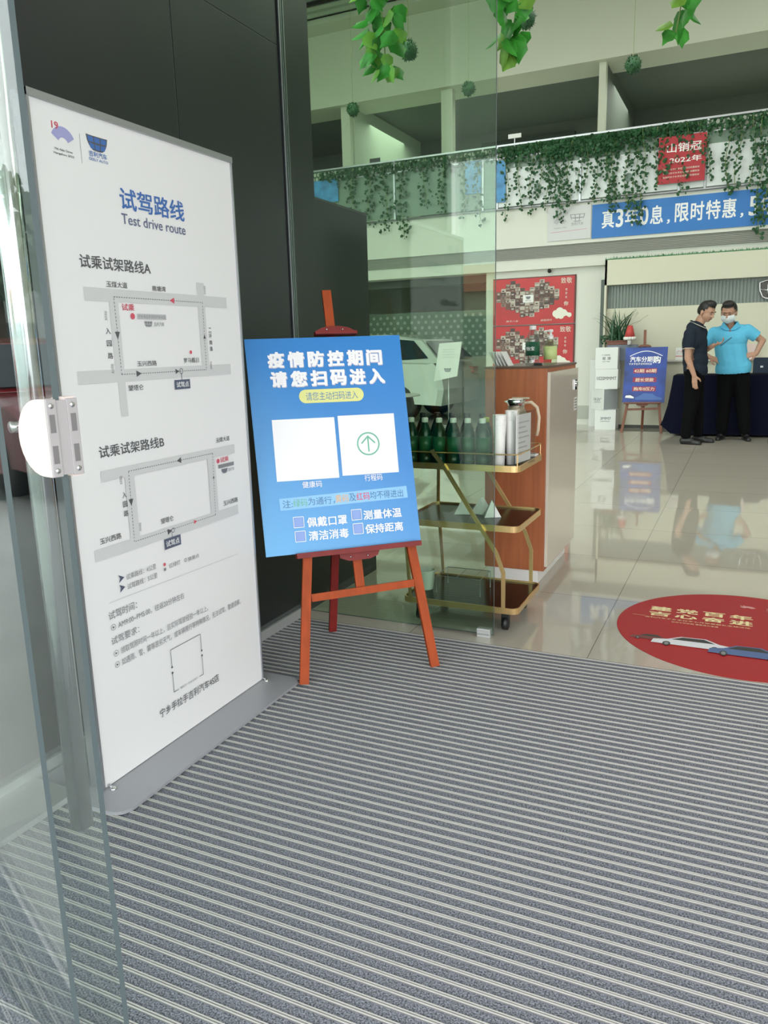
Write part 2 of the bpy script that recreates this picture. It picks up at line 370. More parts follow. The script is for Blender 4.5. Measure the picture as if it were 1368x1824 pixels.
gd = glass_leaf('sliding_glass_door', 'green-tinted glass panel behind the easel, open edge beside the drinks cart', WX + 0.01, -0.955, 3.128, 0.012, 0.012, 3.49, GREEN)
mb = MB(); mb.box((-0.075, -0.012, -0.012), (-0.013, 0.024, 0.028), ALUL, bev=0.003); mb.box((-0.073, -0.013, 0.000), (-0.015, -0.0122, 0.006), ALU); mb.build('bottom_guide_clip', gd)
# outer leaf A and outer leaf B with lock and long handle
glass_leaf('fixed_glass_panel', 'clear glass panel at the left edge, in front of the locked door leaf', -1.91, -0.883, 0.695, 0.008, 0.01, 3.49, CLEAR, 'glass panel', -12)
gb = glass_leaf('swing_glass_door', 'clear glass door leaf with a white lock and long steel handle', -1.91, -0.872, 0.780, 0.009, 0.01, 3.49, CLEAR, 'glass door', -12)
hx = -0.872
PINK = mat('white_lock_cover', S(224, 206, 200), 0.35); LPL = mat('lock_plate_grey', S(160, 157, 157), 0.45)
mb = MB()   # D-shaped cover, outer side
def dshape(w, h, n=14):
    pts = [(0, -h / 2)]; pts += [(0, h / 2), (-w * 0.25, h / 2)]
    for i in range(n + 1):
        a = PI / 2 + PI * i / n; pts.append((-w * 0.25 + w * 0.75 * math.cos(a), h / 2 * math.sin(a)))
    return pts
lz = 1.158
lx = 0.006
mb.prism([(lx + p[0], lz + p[1]) for p in dshape(0.078, 0.108)], -0.017, -0.003, PINK, 'y'); lock = mb.build('door_lock', gb)
mb = MB(); mb.prism([(lx + p[0], lz + p[1]) for p in dshape(0.078, 0.112)], 0.014, 0.029, PINK, 'y'); mb.build('inner_cover', lock)
mb = MB(); mb.box((lx, -0.017, lz - 0.054), (lx + 0.004, -0.002, lz + 0.054), LPL, bev=0.001)
mb.box((lx, 0.014, lz - 0.054), (lx + 0.004, 0.030, lz + 0.054), LPL, bev=0.001); mb.box((lx - 0.02, -0.003, lz - 0.052), (lx + 0.002, 0.015, lz + 0.052), LPL)
for yy in (-0.010, 0.022):
    for zz in (-0.045, 0.045): mb.sphere((lx + 0.0045, yy, lz + zz), (0.0015, 0.004, 0.004), STEEL)
    mb.box((lx + 0.0032, yy - 0.004, lz + 0.008), (lx + 0.0045, yy + 0.004, lz + 0.033), mat('lock_slot', S(110, 108, 108), 0.5))
    mb.box((lx + 0.0032, yy - 0.004, lz - 0.035), (lx + 0.0045, yy + 0.004, lz - 0.010), MATS['lock_slot'])
mb.build('edge_plate', lock)
mb = MB(); mb.tube([(-0.150, 0.050, 0.465), (-0.150, 0.050, 2.25)], 0.019, STEEL, 20); hd = mb.build('pull_handle', gb)
mb = MB()
for zz in (1.165, 2.1): mb.tube([(-0.150, 0.012, zz), (-0.150, 0.034, zz)], 0.009, STEEL, 12)
mb.build('handle_mount', hd)

# ================================================================== TEST DRIVE SIGN
LBLUE = mat('print_blue', S(66, 108, 176), 0.5); PURP = mat('print_slate', S(98, 104, 134), 0.5); DGR = mat('print_dark_grey', S(84, 84, 88), 0.5)
MGR = mat('print_mid_grey', S(130, 130, 134), 0.5); ROAD = mat('print_road_grey', S(205, 205, 206), 0.5); PRED = mat('print_red', S(206, 84, 104), 0.5)
LGR = mat('print_light_grey', S(186, 186, 188), 0.5); NAVY = mat('print_navy', S(84, 90, 112), 0.5); LILA = mat('print_lilac', S(160, 160, 206), 0.5)
def brand_badge(mb, cx, cy, w, h, T, z=0.0, blue=None, rim=None):
    """six-gem shield badge"""
    blue = blue or LBLUE; rim = rim or DGR
    def P(u, v): # u -1..1, v 1 (top) .. -1 ; shield narrowing down
        k = 1 - 0.28 * max(0, (1 - v) / 2) ** 1.4; return (cx + u * w / 2 * k, cy + v * h / 2 - 0.12 * h * (1 - u * u) * (0.6 if v < 0 else 0.15))
    n = 8; out = [P(-1 + 2 * i / n, 1) for i in range(n + 1)] + [P(1, 0.2), P(0.96, -0.4), P(0.75, -0.85)] + [P(0.6 - 1.2 * i / n, -1) for i in range(n + 1)] + [P(-0.75, -0.85), P(-0.96, -0.4), P(-1, 0.2)]
    mb.add([(p[0], p[1], z) for p in out], [list(range(len(out)))], rim, False, T)
    for r in range(2):
        v0, v1 = ((0.84, 0.08), (-0.08, -0.82))[r]
        for c in range(3):
            u0 = (-0.9, -0.27, 0.37)[c]; u1 = (-0.37, 0.27, 0.9)[c]
            q = [P(u0, v0), P(u0 * (0.97 if r else 1), v1), P(u1 * (0.97 if r else 1), v1), P(u1, v0)]
            mb.add([(p[0], p[1], z + 0.0002) for p in q], [[0, 1, 2, 3]], blue, False, T)
def fan_emblem(mb, cx, cy, w, T, m, z=0.0, red=None):
    vs = []; n = 10
    for i in range(n + 1):
        a = math.radians(150 - 120 * i / n)
        for r in (0.42, 1.0): vs.append((cx + w * 0.58 * r * math.cos(a), cy - w * 0.38 + w * 0.62 * r * math.sin(a), z))
    mb.add(vs, [(2 * i, 2 * i + 2, 2 * i + 3, 2 * i + 1) for i in range(n)], m, False, T)
    mb.text('19', (cx - w * 0.46, cy + w * 0.10, cx - w * 0.16, cy + w * 0.34), red or PRED, T, 0.02, z + 0.0003)

sg = thing('test_drive_route_sign', 'tall white test drive route sign standing against the black wall', 'sign', (-1.69, 1.93, 0))
hw = 0.4175
mb = MB(); mb.box((0.0, -hw, 0.012), (0.028, hw, 1.912), SIGNW); mb.build('panel', sg)
mb = MB(); mb.box((-0.022, -hw - 0.004, 0.012), (0.0, hw + 0.004, 1.925), ALU); mb.box((-0.022, -hw - 0.006, 1.912), (0.036, hw + 0.006, 1.930), ALU)
mb.box((-0.002, hw, 0.012), (0.034, hw + 0.006, 1.93), ALU); mb.box((-0.002, -hw - 0.006, 0.012), (0.034, -hw, 1.93), ALU); mb.build('aluminium_frame', sg)
mb = MB(); pl = rrect(0.235, 0.985, 0.05); pl = [((p[0] if p[0] > 0 else -0.26) + 0.055, p[1] - 0.005) for p in pl]
mb.prism(pl, 0.0, 0.010, mat('grey_base_metal', S(160, 160, 166), 0.4, 0.15)); mb.build('base_plate', sg)
for yy in (-hw + 0.012, hw - 0.002):
    mb = MB(); mb.sphere((0.052, yy, 0.012), (0.011, 0.011, 0.007), STEEL); mb.tube([(0.035, yy, 0.02), (0.052, yy, 0.014)], 0.004, STEEL, 8); mb.build('fixing_bolt', sg)
T = planeT((0.0286, -hw, 0), (0, 1, 0), (0, 0, 1))     # u runs into the picture, v up
mb = MB(); mb.flat = True
tx = lambda s_, x0, y0, x1, y1, m, bd=0.0: mb.text(s_, (x0, y0, x1, y1), m, T, bd, 0.0004)
fan_emblem(mb, 0.102, 1.845, 0.075, T, LILA)
mb.text('Hangzhou 2022', (0.066, 1.790, 0.134, 1.797), DGR, T, 0.02); mb.text('19th Asian Games', (0.07, 1.802, 0.13, 1.808), DGR, T, 0.01)
line(mb, (0.160, 1.785), (0.160, 1.858), 0.0012, MGR, T)
brand_badge(mb, 0.222, 1.846, 0.078, 0.036, T)
tx('吉利汽车', 0.188, 1.809, 0.254, 1.824, LBLUE, 0.015); tx('GEELY AUTO', 0.186, 1.799, 0.256, 1.806, LBLUE, 0.01)
tx('试驾路线', 0.289, 1.687, 0.571, 1.747, LBLUE, 0.018); tx('Test drive route', 0.289, 1.647, 0.571, 1.676, PURP, 0.008)
tx('试乘试架路线A', 0.114, 1.513, 0.393, 1.549, DGR, 0.014); tx('试乘试架路线B', 0.113, 0.990, 0.387, 1.025, DGR, 0.014)
# map A
for a in ((0.118, 1.427, 0.764, 1.463), (0.606, 1.230, 0.643, 1.504), (0.208, 1.222, 0.244, 1.445), (0.065, 1.201, 0.763, 1.237), (0.214, 1.100, 0.243, 1.202)): rect(mb, *a, ROAD, T)
def dashes(pts, m, w=0.0022, z=0.0006):
    mb.zk = getattr(mb, 'zk', 0) + 1; mb.hold = True
    for p, q in zip(pts, pts[1:]):
        p = Vector(p); q = Vector(q); L = (q - p).length; d = (q - p) / L; s_ = 0
        while s_ < L: line(mb, p + d * s_, p + d * min(L, s_ + 0.005), w, m, T, z); s_ += 0.010
    mb.hold = False
dashes([(0.228, 1.441), (0.630, 1.441), (0.626, 1.222), (0.231, 1.222), (0.228, 1.441)], DGR)
def arrow(x, y, a, m, r=0.013): mb.add([(x + r * math.cos(a + q), y + r * math.sin(a + q), 0.0008) for q in (0, 2.3, -2.3)], [(0, 1, 2)], m, False, T)
arrow(0.48, 1.441, PI, PRED); arrow(0.229, 1.335, -PI / 2, DGR); arrow(0.628, 1.330, PI / 2, DGR, 0.009); arrow(0.30, 1.222, 0, DGR); arrow(0.475, 1.222, 0, DGR, 0.011)
ring(mb, 0.496, 1.222, 0.008, 0.003, MGR, T, 0.0008); line(mb, (0.496, 1.195), (0.496, 1.215), 0.002, NAVY, T, 0.0008)
tx('玉煤大道', 0.204, 1.467, 0.287, 1.484, DGR, 0.01); tx('南塘湾', 0.392, 1.466, 0.453, 1.482, DGR, 0.01)
for ch, v in (('入', 1.337), ('园', 1.303), ('路', 1.268)): tx(ch, 0.184, v, 0.203, v + 0.017, DGR, 0.01)
for u, v in ((0.184, 1.374), (0.190, 1.226), (0.640, 1.468), (0.646, 1.222)): tx('红绿灯', u + 0.002, v, u + 0.012, v + 0.028, MGR)
for ch, v in (('二', 1.345), ('环', 1.325), ('南', 1.304), ('路', 1.283)): tx(ch, 0.652, v, 0.667, v + 0.015, DGR, 0.01)
tx('试乘', 0.256, 1.404, 0.307, 1.424, PRED, 0.015); disc(mb, 0.297, 1.389, 0.009, PRED, T, 0.0006)
rect(mb, 0.316, 1.381, 0.444, 1.397, LGR, T); tx('宁乡手拉手吉利汽车4S店', 0.32, 1.384, 0.44, 1.394, MGR); brand_badge(mb, 0.362, 1.368, 0.036, 0.016, T, 0, MGR, LGR); tx('吉利汽车', 0.386, 1.361, 0.432, 1.374, MGR)
tx('罗马假日', 0.512, 1.247, 0.588, 1.263, DGR, 0.01); disc(mb, 0.55, 1.281, 0.006, PRED, T, 0.0006)
tx('玉兴西路', 0.297, 1.243, 0.383, 1.259, DGR, 0.01); tx('望塔仑', 0.252, 1.173, 0.316, 1.190, DGR, 0.01)
rect(mb, 0.458, 1.165, 0.534, 1.195, NAVY, T, 0.0004); mb.text('试驾点', (0.466, 1.171, 0.527, 1.189), WHITE, T, 0.015, 0.0008)
# map B
for a in ((0.110, 0.922, 0.753, 0.954), (0.202, 0.722, 0.241, 0.945), (0.594, 0.730, 0.636, 0.925), (0.057, 0.699, 0.750, 0.733)): rect(mb, *a, ROAD, T)
dashes([(0.219, 0.938), (0.624, 0.938), (0.616, 0.722), (0.216, 0.722), (0.219, 0.938)], DGR)
arrow(0.45, 0.938, PI, DGR); arrow(0.218, 0.845, -PI / 2, DGR); arrow(0.62, 0.855, PI / 2, DGR, 0.007); arrow(0.375, 0.718, 0, DGR); arrow(0.505, 0.722, 0, PRED, 0.010)
ring(mb, 0.392, 0.718, 0.007, 0.003, MGR, T, 0.0008); line(mb, (0.385, 0.695), (0.385, 0.712), 0.002, NAVY, T, 0.0008)
tx('玉煤大道', 0.648, 0.971, 0.726, 0.988, DGR, 0.01); disc(mb, 0.652, 0.907, 0.008, PRED, T, 0.0006); tx('试乘', 0.664, 0.899, 0.713, 0.917, PRED, 0.015)
rect(mb, 0.652, 0.880, 0.742, 0.893, MGR, T); brand_badge(mb, 0.686, 0.868, 0.034, 0.015, T, 0, MGR, NAVY); tx('吉利汽车', 0.706, 0.862, 0.742, 0.874, NAVY)
tx('玉兴西路', 0.664, 0.744, 0.751, 0.762, DGR, 0.01); tx('玉兴西路', 0.080, 0.745, 0.165, 0.763, DGR, 0.01); tx('望塔仑', 0.339, 0.749, 0.399, 0.767, DGR, 0.01)
for ch, v in (('入', 0.862), ('园', 0.834), ('路', 0.806)): tx(ch, 0.184, v, 0.202, v + 0.018, DGR, 0.01)
for u, v in ((0.180, 0.903), (0.240, 0.748)): tx('红绿灯', u, v, u + 0.011, v + 0.028, MGR)
rect(mb, 0.346, 0.663, 0.425, 0.697, NAVY, T, 0.0004); mb.text('试驾点', (0.353, 0.670, 0.418, 0.690), WHITE, T, 0.015, 0.0008)
# legend and small print
for v in (0.626, 0.596): mb.add([(0.137, v + 0.012, 0.0004), (0.143, v, 0.0004), (0.137, v - 0.012, 0.0004), (0.160, v, 0.0004)], [(0, 1, 2, 3)], NAVY, False, T)
tx('试乘路线：4公里', 0.168, 0.614, 0.298, 0.632, MGR); tx('试驾路线：5公里', 0.168, 0.584, 0.300, 0.602, MGR)
disc(mb, 0.338, 0.617, 0.0055, PRED, T, 0.0004); disc(mb, 0.338, 0.601, 0.0055, MGR, T, 0.0004); tx('红绿灯', 0.358, 0.598, 0.413, 0.614, MGR)
ring(mb, 0.440, 0.605, 0.005, 0.002, MGR, T, 0.0004); tx('换乘点', 0.452, 0.596, 0.510, 0.611, MGR)
line(mb, (0.09, 0.566), (0.73, 0.552), 0.0012, LGR, T)
tx('试驾时间：', 0.083, 0.514, 0.200, 0.540, MGR); tx('AM9:00~PM5:00，往返20分钟左右', 0.116, 0.478, 0.418, 0.500, MGR)
tx('试驾要求：', 0.083, 0.436, 0.200, 0.460, MGR); tx('领取驾照时间一年以上，且实际驾驶经验一年以上。', 0.116, 0.396, 0.536, 0.418, MGR); tx('如遇雨、雪、雾等恶劣天气，或车辆限行等特殊情况，无法试驾，敬请谅解。', 0.116, 0.360, 0.726, 0.382, MGR)
for v in (0.489, 0.407, 0.371): ring(mb, 0.097, v, 0.009, 0.0014, MGR, T, 0.0004, 20); arrow(0.097, v, 0, DGR, 0.005)
for p, q in (((0.330, 0.328), (0.330, 0.268)), ((0.330, 0.248), (0.330, 0.180)), ((0.330, 0.328), (0.484, 0.328)), ((0.484, 0.328), (0.484, 0.268)), ((0.484, 0.250), (0.484, 0.180)), ((0.330, 0.180), (0.352, 0.180)), ((0.462, 0.180), (0.484, 0.180))):
    line(mb, p, q, 0.002, DGR, T, 0.0004)
for p in ((0.330, 0.268), (0.330, 0.248), (0.484, 0.268), (0.484, 0.250)): disc(mb, p[0], p[1], 0.004, DGR, T, 0.0005, 12)
tx('微信扫一扫关注我们', 0.362, 0.176, 0.452, 0.184, MGR)
tx('宁乡手拉手吉利汽车4S店', 0.255, 0.120, 0.566, 0.150, DGR, 0.004)
mb.build('printed_lettering', sg)

# ================================================================== EASELS AND POSTERS
def easel(label, loc, rz, wood, wood2, s_=1.0, top=1.566, ledge=0.505, lean=14, fw=0.27, tw=0.12, bd=0.538, clampz=1.372):
    """local: x along the front, y backwards, leaning plane through the x axis"""
    t = thing('display_easel', label, 'easel', loc, rz); L = math.radians(lean)
    up = Vector((0, math.sin(L), math.cos(L))); P = lambda u, v, d=0.0: Vector((u, 0, 0)) + up * v + Vector((0, math.cos(L), -math.sin(L))) * d
    apex = 1.34 * s_
    for sx in (-1, 1):
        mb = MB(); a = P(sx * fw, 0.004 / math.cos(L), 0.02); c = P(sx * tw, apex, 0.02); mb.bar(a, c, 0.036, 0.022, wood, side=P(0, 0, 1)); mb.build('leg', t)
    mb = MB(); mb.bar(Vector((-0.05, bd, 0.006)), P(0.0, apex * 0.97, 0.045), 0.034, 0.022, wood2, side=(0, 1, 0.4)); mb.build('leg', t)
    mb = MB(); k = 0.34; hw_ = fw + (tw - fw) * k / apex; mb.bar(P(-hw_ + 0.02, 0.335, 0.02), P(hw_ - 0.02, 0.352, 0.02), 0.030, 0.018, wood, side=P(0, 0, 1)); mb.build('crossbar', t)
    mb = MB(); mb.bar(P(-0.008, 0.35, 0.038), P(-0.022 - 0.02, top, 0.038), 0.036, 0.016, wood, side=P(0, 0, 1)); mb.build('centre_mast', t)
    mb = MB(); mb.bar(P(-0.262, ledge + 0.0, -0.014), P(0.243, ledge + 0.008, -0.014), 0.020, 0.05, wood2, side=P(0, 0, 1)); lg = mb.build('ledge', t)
    mb = MB()
    pr = [(-0.085, 0.0), (0.080, 0.0), (0.072, -0.018), (0.040, -0.030), (-0.045, -0.032), (-0.082, -0.018)]
    TT = planeT(P(-0.005, ledge - 0.006, 0.012), (1, 0, 0), up); mb.prism(pr, -0.004, 0.016, wood2, 'z', TT)
    for xx in (-0.04, 0.03): mb.sphere(tuple(TT @ Vector((xx, -0.016, 0.017))), 0.004, STEEL)
    mb.build('ledge_bracket', lg)
    mb = MB(); TT = planeT(P(-0.028, clampz, 0.012), (1, 0, 0), up)
    mb.prism([(-0.085, 0), (0.085, 0), (0.085, 0.014), (0.055, 0.03), (0.02, 0.036), (-0.02, 0.036), (-0.055, 0.03), (-0.085, 0.014)], 0.0, 0.02, wood2, 'z', TT)
    mb.prism([(-0.085, 0), (0.085, 0), (0.085, 0.012), (-0.085, 0.012)], 0.0, 0.040, wood2, 'z', TT)
    for xx in (-0.035, 0.030): mb.sphere(tuple(TT @ Vector((xx, 0.022, 0.021))), 0.004, STEEL)
    mb.build('top_clamp', t)
    return t, P, up
YAW = math.radians(40.3)
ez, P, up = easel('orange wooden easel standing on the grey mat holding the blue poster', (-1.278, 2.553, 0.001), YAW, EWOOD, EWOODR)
pg = bpy.data.materials.new('poster_blue_gradient'); pg.use_nodes = True; nt = pg.node_tree; b = nt.nodes['Principled BSDF']; b.inputs['Roughness'].default_value = 0.35
t = nt.nodes.new('ShaderNodeTexCoord'); sx = nt.nodes.new('ShaderNodeSeparateXYZ'); cr = nt.nodes.new('ShaderNodeValToRGB'); ad = nt.nodes.new('ShaderNodeMath'); ad.operation = 'MULTIPLY_ADD'
nt.links.new(t.outputs['Object'], sx.inputs[0]); nt.links.new(sx.outputs['X'], ad.inputs[0]); ad.inputs[1].default_value = 0.8; nt.links.new(sx.outputs['Z'], ad.inputs[2]); nt.links.new(ad.outputs[0], cr.inputs[0]); nt.links.new(cr.outputs[0], b.inputs['Base Color'])
cr.color_ramp.elements[0].position = 0.25; cr.color_ramp.elements[0].color = S(84, 164, 220); cr.color_ramp.elements[1].position = 1.0; cr.color_ramp.elements[1].color = S(14, 122, 198)
po = thing('health_notice_poster', 'blue health check notice poster resting on the orange easel', 'poster', (-1.278, 2.553, 0.001), YAW)
L = math.radians(14); nrm = Vector((0, math.cos(L), -math.sin(L)))
TP = planeT(nrm * -0.007, (1, 0, 0), up)
rot = Matrix.Rotation(math.radians(-1.2) * -1, 4, 'Z')
mb = MB(); mb.prism([(-0.378, 0.512), (0.250, 0.520), (0.237, 1.366), (-0.392, 1.362)], -0.008, 0.0, pg, 'z', TP); mb.build('poster_board', po)
PW = mat('poster_white', S(240, 238, 240), 0.4); PPK = mat('poster_shadow_pink', S(196, 190, 200), 0.5); PY = mat('poster_yellow', S(222, 222, 140), 0.5); PB = mat('poster_blue_text', S(70, 120, 170), 0.5)
LB = mat('poster_pale_blue', S(140, 194, 236), 0.5); PG = mat('poster_green', S(108, 176, 150), 0.5); PO = mat('poster_amber', S(226, 176, 110), 0.5); PRR = mat('poster_red', S(214, 70, 96), 0.5)
mb = MB(); mb.flat = True; T = TP
def tp(s_, x0, y0, x1, y1, m, bd=0.0, z=0.001): mb.text(s_, (x0, y0, x1, y1), m, T, bd, z)
for i, ch in enumerate('疫情防控期间'):
    x = -0.309 + i * 0.0795; tp(ch, x + 0.002, 1.243, x + 0.068, 1.307, PPK, 0.055, 0.0006); tp(ch, x, 1.246, x + 0.066, 1.310, PW, 0.048)
for i, ch in enumerate('请您扫码进入'):
    x = -0.304 + i * 0.0793; tp(ch, x + 0.002, 1.166, x + 0.068, 1.230, PPK, 0.055, 0.0006); tp(ch, x, 1.169, x + 0.066, 1.233, PW, 0.048)
mb.add([(p[0] - 0.066, p[1] + 1.129, 0.0006) for p in rrect(0.262, 0.054, 0.0265)], [list(range(28))], PY, False, T)
tp('请您主动扫码进入', -0.170, 1.112, 0.040, 1.145, PB)
rect(mb, -0.312, 0.800, -0.064, 1.042, PW, T, 0.0006)
rect(mb, -0.050, 0.806, 0.183, 1.046, PW, T, 0.0006)
ring(mb, 0.066, 0.928, 0.044, 0.006, PG, T, 0.001); line(mb, (0.066, 0.896), (0.066, 0.958), 0.006, PG, T, 0.0012); line(mb, (0.038, 0.930), (0.068, 0.960), 0.006, PG, T, 0.0012); line(mb, (0.094, 0.930), (0.064, 0.960), 0.006, PG, T, 0.0012)
tp('健康码', -0.214, 0.768, -0.136, 0.794, PW, 0.005); tp('行程码', 0.038, 0.778, 0.112, 0.804, PW, 0.005)
mb.add([(-0.308, 0.686, 0.0006), (0.211, 0.700, 0.0006), (0.209, 0.748, 0.0006), (-0.310, 0.733, 0.0006)], [(0, 1, 2, 3)], LB, False, T)
x = -0.298
for st, m_, w in (('注:', PB, 0.042), ('绿码', PG, 0.058), ('为通行，', PB, 0.110), ('黄码', PO, 0.056), ('及', PB, 0.030), ('红码', PRR, 0.056), ('均不得进出', PB, 0.140)):
    k_ = (x + 0.298) * 0.028; tp(st, x, 0.695 + k_, x + w - 0.002, 0.722 + k_ + 0.004, m_, 0.008); x += w
for bx_, by_ in ((-0.261, 0.616), (-0.259, 0.560), (-0.028, 0.627), (-0.026, 0.571)):
    for p, q in (((0, 0), (0.040, 0)), ((0.040, 0), (0.040, 0.041)), ((0.040, 0.041), (0, 0.041)), ((0, 0.041), (0, 0))): line(mb, (bx_ + p[0], by_ + p[1]), (bx_ + q[0], by_ + q[1]), 0.0025, PW, T, 0.001)
    rect(mb, bx_ + 0.003, by_ + 0.003, bx_ + 0.037, by_ + 0.038, mat('poster_tick_lilac', S(134, 160, 220), 0.5), T, 0.0006)
tp('佩戴口罩', -0.208, 0.613, -0.048, 0.652, PW, 0.022); tp('清洁消毒', -0.206, 0.560, -0.046, 0.598, PW, 0.022); tp('测量体温', 0.020, 0.624, 0.178, 0.662, PW, 0.022); tp('保持距离', 0.022, 0.568, 0.180, 0.606, PW, 0.022)
mb.build('printed_lettering', po)

# ---- far easel with car finance poster
e2, P2, up2 = easel('brown wooden easel by the reception wall holding the car finance poster', (-1.335, 11.42, 0.0), math.radians(0), DWOOD, DWOOD, s_=0.84, top=1.47, ledge=0.42, lean=12, fw=0.27, bd=0.52, clampz=1.22)
L2 = math.radians(12)
p2 = thing('car_finance_poster', 'dark blue car finance poster on the far easel beside the white boxes', 'poster', (-1.335, 11.42, 0.0))
T = planeT(Vector((0, math.cos(L2), -math.sin(L2))) * -0.007, (1, 0, 0), up2)
FB = mat('finance_blue', S(38, 66, 150), 0.4, noise=(5, 0.5, (1, 1, 1)))
mb = MB(); mb.prism([(-0.285, 0.43), (0.285, 0.43), (0.285, 1.215), (-0.285, 1.215)], -0.008, 0.0, FB, 'z', T); mb.build('poster_board', p2)
mb = MB(); mb.flat = True; FR = mat('finance_red', S(150, 46, 84), 0.5); FW = mat('finance_cream', S(236, 214, 190), 0.5)
tp('汽车分期', -0.215, 1.005, 0.09, 1.085, PW, 0.03); tp('购', 0.095, 0.985, 0.20, 1.09, PW, 0.03); tp('宁乡手拉手吉利世纪店', -0.225, 0.965, 0.085, 0.995, PW, 0.01)
arc = [(-0.22 + 0.44 * i / 12, 1.09 + 0.07 * math.sin(PI * i / 12)) for i in range(13)]
for p, q in zip(arc, arc[1:]): line(mb, p, q, 0.010, PW, T, 0.001)
for i, (st, w) in enumerate((('42期 60期', 0.15), ('超长贷款', 0.125), ('购车0压力', 0.14))):
    v = 0.855 - i * 0.128; rect(mb, -0.16, v - 0.008, 0.16, v + 0.062, FR, T, 0.0006); tp(st, -w, v, w, v + 0.052, FW, 0.02)
CARB = mat('printed_car_blue', S(74, 108, 176), 0.5)
mb.add([(p[0], p[1], 0.0006) for p in ((-0.10, 0.47), (0.25, 0.47), (0.25, 0.50), (0.17, 0.52), (0.12, 0.56), (0.0, 0.565), (-0.06, 0.525), (-0.12, 0.50))], [list(range(8))], CARB, False, T)
mb.add([(p[0], p[1], 0.0006) for p in ((-0.25, 0.50), (-0.13, 0.49), (-0.13, 0.51), (-0.18, 0.535), (-0.24, 0.53))], [list(range(5))], PW, False, T)
mb.build('printed_lettering', p2)

# ================================================================== WOODEN CABINET AND WHAT STANDS ON IT
cb = thing('wooden_cabinet', 'cherry wood cabinet with a pale locked door behind the drinks cart', 'cabinet', (-1.10, 4.33, 0))
mb = MB(); mb.box((-0.165, -0.36, 0.075), (0.165, 0.36, 1.155), WOOD, bev=0.003); mb.build('body', cb)
mb = MB(); mb.box((-0.15, -0.34, 0), (0.13, 0.34, 0.075), PLEX); mb.build('plinth', cb)
mb = MB(); mb.box((-0.168, -0.362, 1.155), (0.17, 0.362, 1.166), mat('dark_edge_wood', S(96, 72, 60), 0.4)); mb.build('top_edge', cb)
mb = MB(); mb.box((0.166, -0.352, 0.10), (0.182, 0.352, 1.135), mat('warm_grey_door', S(214, 204, 190), 0.16, coat=0.4)); dr = mb.build('door', cb)
mb = MB(); mb.tube([(0.182, 0.27, 1.045), (0.196, 0.27, 1.045)], 0.016, STEEL, 16); mb.box((0.182, 0.24, 1.01), (0.188, 0.30, 1.07), STEEL, bev=0.002); mb.build('lock', dr)
mb = MB(); mb.box((0.182, 0.255, 0.89), (0.1830, 0.33, 0.965), PLEX); mb.flat = True
for i in range(4): rect(mb, 0.26, 0.90 + i * 0.016, 0.325, 0.908 + i * 0.016, MGR, planeT((0.1836, 0, 0), (0, 1, 0), (0, 0, 1)))
mb.build('door_label', dr)
TOPZ = 1.166
PET = glass('clear_bottle_plastic', (0.80, 0.83, 0.83, 1), 1.9, 0.08)
def bottle(label, loc, h, r, body, labelm, capm, group=None, filled=None):
    t = thing('water_bottle', label, 'bottle', loc, 0, group)
    pr = [(r * 0.9, 0.0), (r, 0.006), (r, h * 0.12), (r * 0.95, h * 0.15), (r, h * 0.18), (r, h * 0.62), (r * 0.93, h * 0.70), (r * 0.62, h * 0.82), (r * 0.40, h * 0.89), (r * 0.38, h * 0.93)]
    mb = MB(); mb.lathe(pr, body, n=20); mb.build('bottle_body', t)
    mb = MB(); mb.lathe([(r * 1.015, h * 0.25), (r * 1.015, h * 0.60)], labelm, n=20)
    T_ = None; mb.build('bottle_label', t)
    mb = MB(); mb.lathe([(r * 0.46, h * 0.90), (r * 0.47, h * 0.905), (r * 0.47, h * 0.985), (r * 0.40, h)], capm, n=18); mb.build('cap', t)
    return t
GRL = mat('dark_green_label', S(24, 84, 58), 0.45)
bb = bottle('clear water bottle with a dark green label on the wooden cabinet', (-1.045, 4.10, TOPZ + 0.001), 0.205, 0.037, PET, GRL, PLEX)
mb = MB(); mb.flat = True; mb.text('怡宝', (-0.022, 0.078, 0.022, 0.098), WHITE, planeT((-0.002, -0.0395, 0), (1, 0, 0), (0, 0, 1)), 0.01); mb.build('label_print', bb)
sb = thing('sanitizer_bottle', 'pump bottle of pale green hand sanitizer on the wooden cabinet', 'bottle', (-0.955, 4.12, TOPZ + 0.001))
mb = MB(); mb.lathe([(0.030, 0), (0.034, 0.006), (0.034, 0.10), (0.028, 0.118), (0.012, 0.126), (0.012, 0.135)], glass('sanitizer_plastic', (0.84, 0.89, 0.78, 1), 1.5, 0.1), n=20); mb.build('bottle_body', sb)
mb = MB(); mb.lathe([(0.0346, 0.030), (0.0346, 0.098)], mat('lime_label', S(196, 212, 142), 0.5), n=20); mb.build('bottle_label', sb)
mb = MB(); mb.lathe([(0.014, 0.133), (0.015, 0.150), (0.008, 0.152), (0.006, 0.168), (0.013, 0.170), (0.013, 0.182), (0.004, 0.184)], PLEX, n=14); mb.tube([(0, 0, 0.177), (-0.030, -0.005, 0.176), (-0.036, -0.006, 0.168)], 0.004, PLEX, 8); mb.build('pump', sb)
mb = MB()
for i in range(5):
    T_ = Matrix.Translation((i * 0.018, 0, 0)) @ Matrix.Rotation(math.radians(-28), 4, 'Y'); mb.box((0, -0.03, 0), (0.003, 0.07, 0.085), PAPER, T=T_)
o = mb.build('folded_leaflets', loc=(-1.235, 4.08, TOPZ)); tag(o, 'fan of white folded leaflets on the left end of the cabinet', 'leaflets')
mb = MB(); mb.box((-0.02, -0.012, 0), (0.02, 0.012, 0.014), BLK, bev=0.002); mb.box((-0.03, -0.02, 0.0), (0.03, -0.012, 0.002), BLK); tag(mb.build('pen_clip', loc=(-1.005, 4.06, TOPZ)), 'small black clip between the two bottles on the cabinet', 'clip')

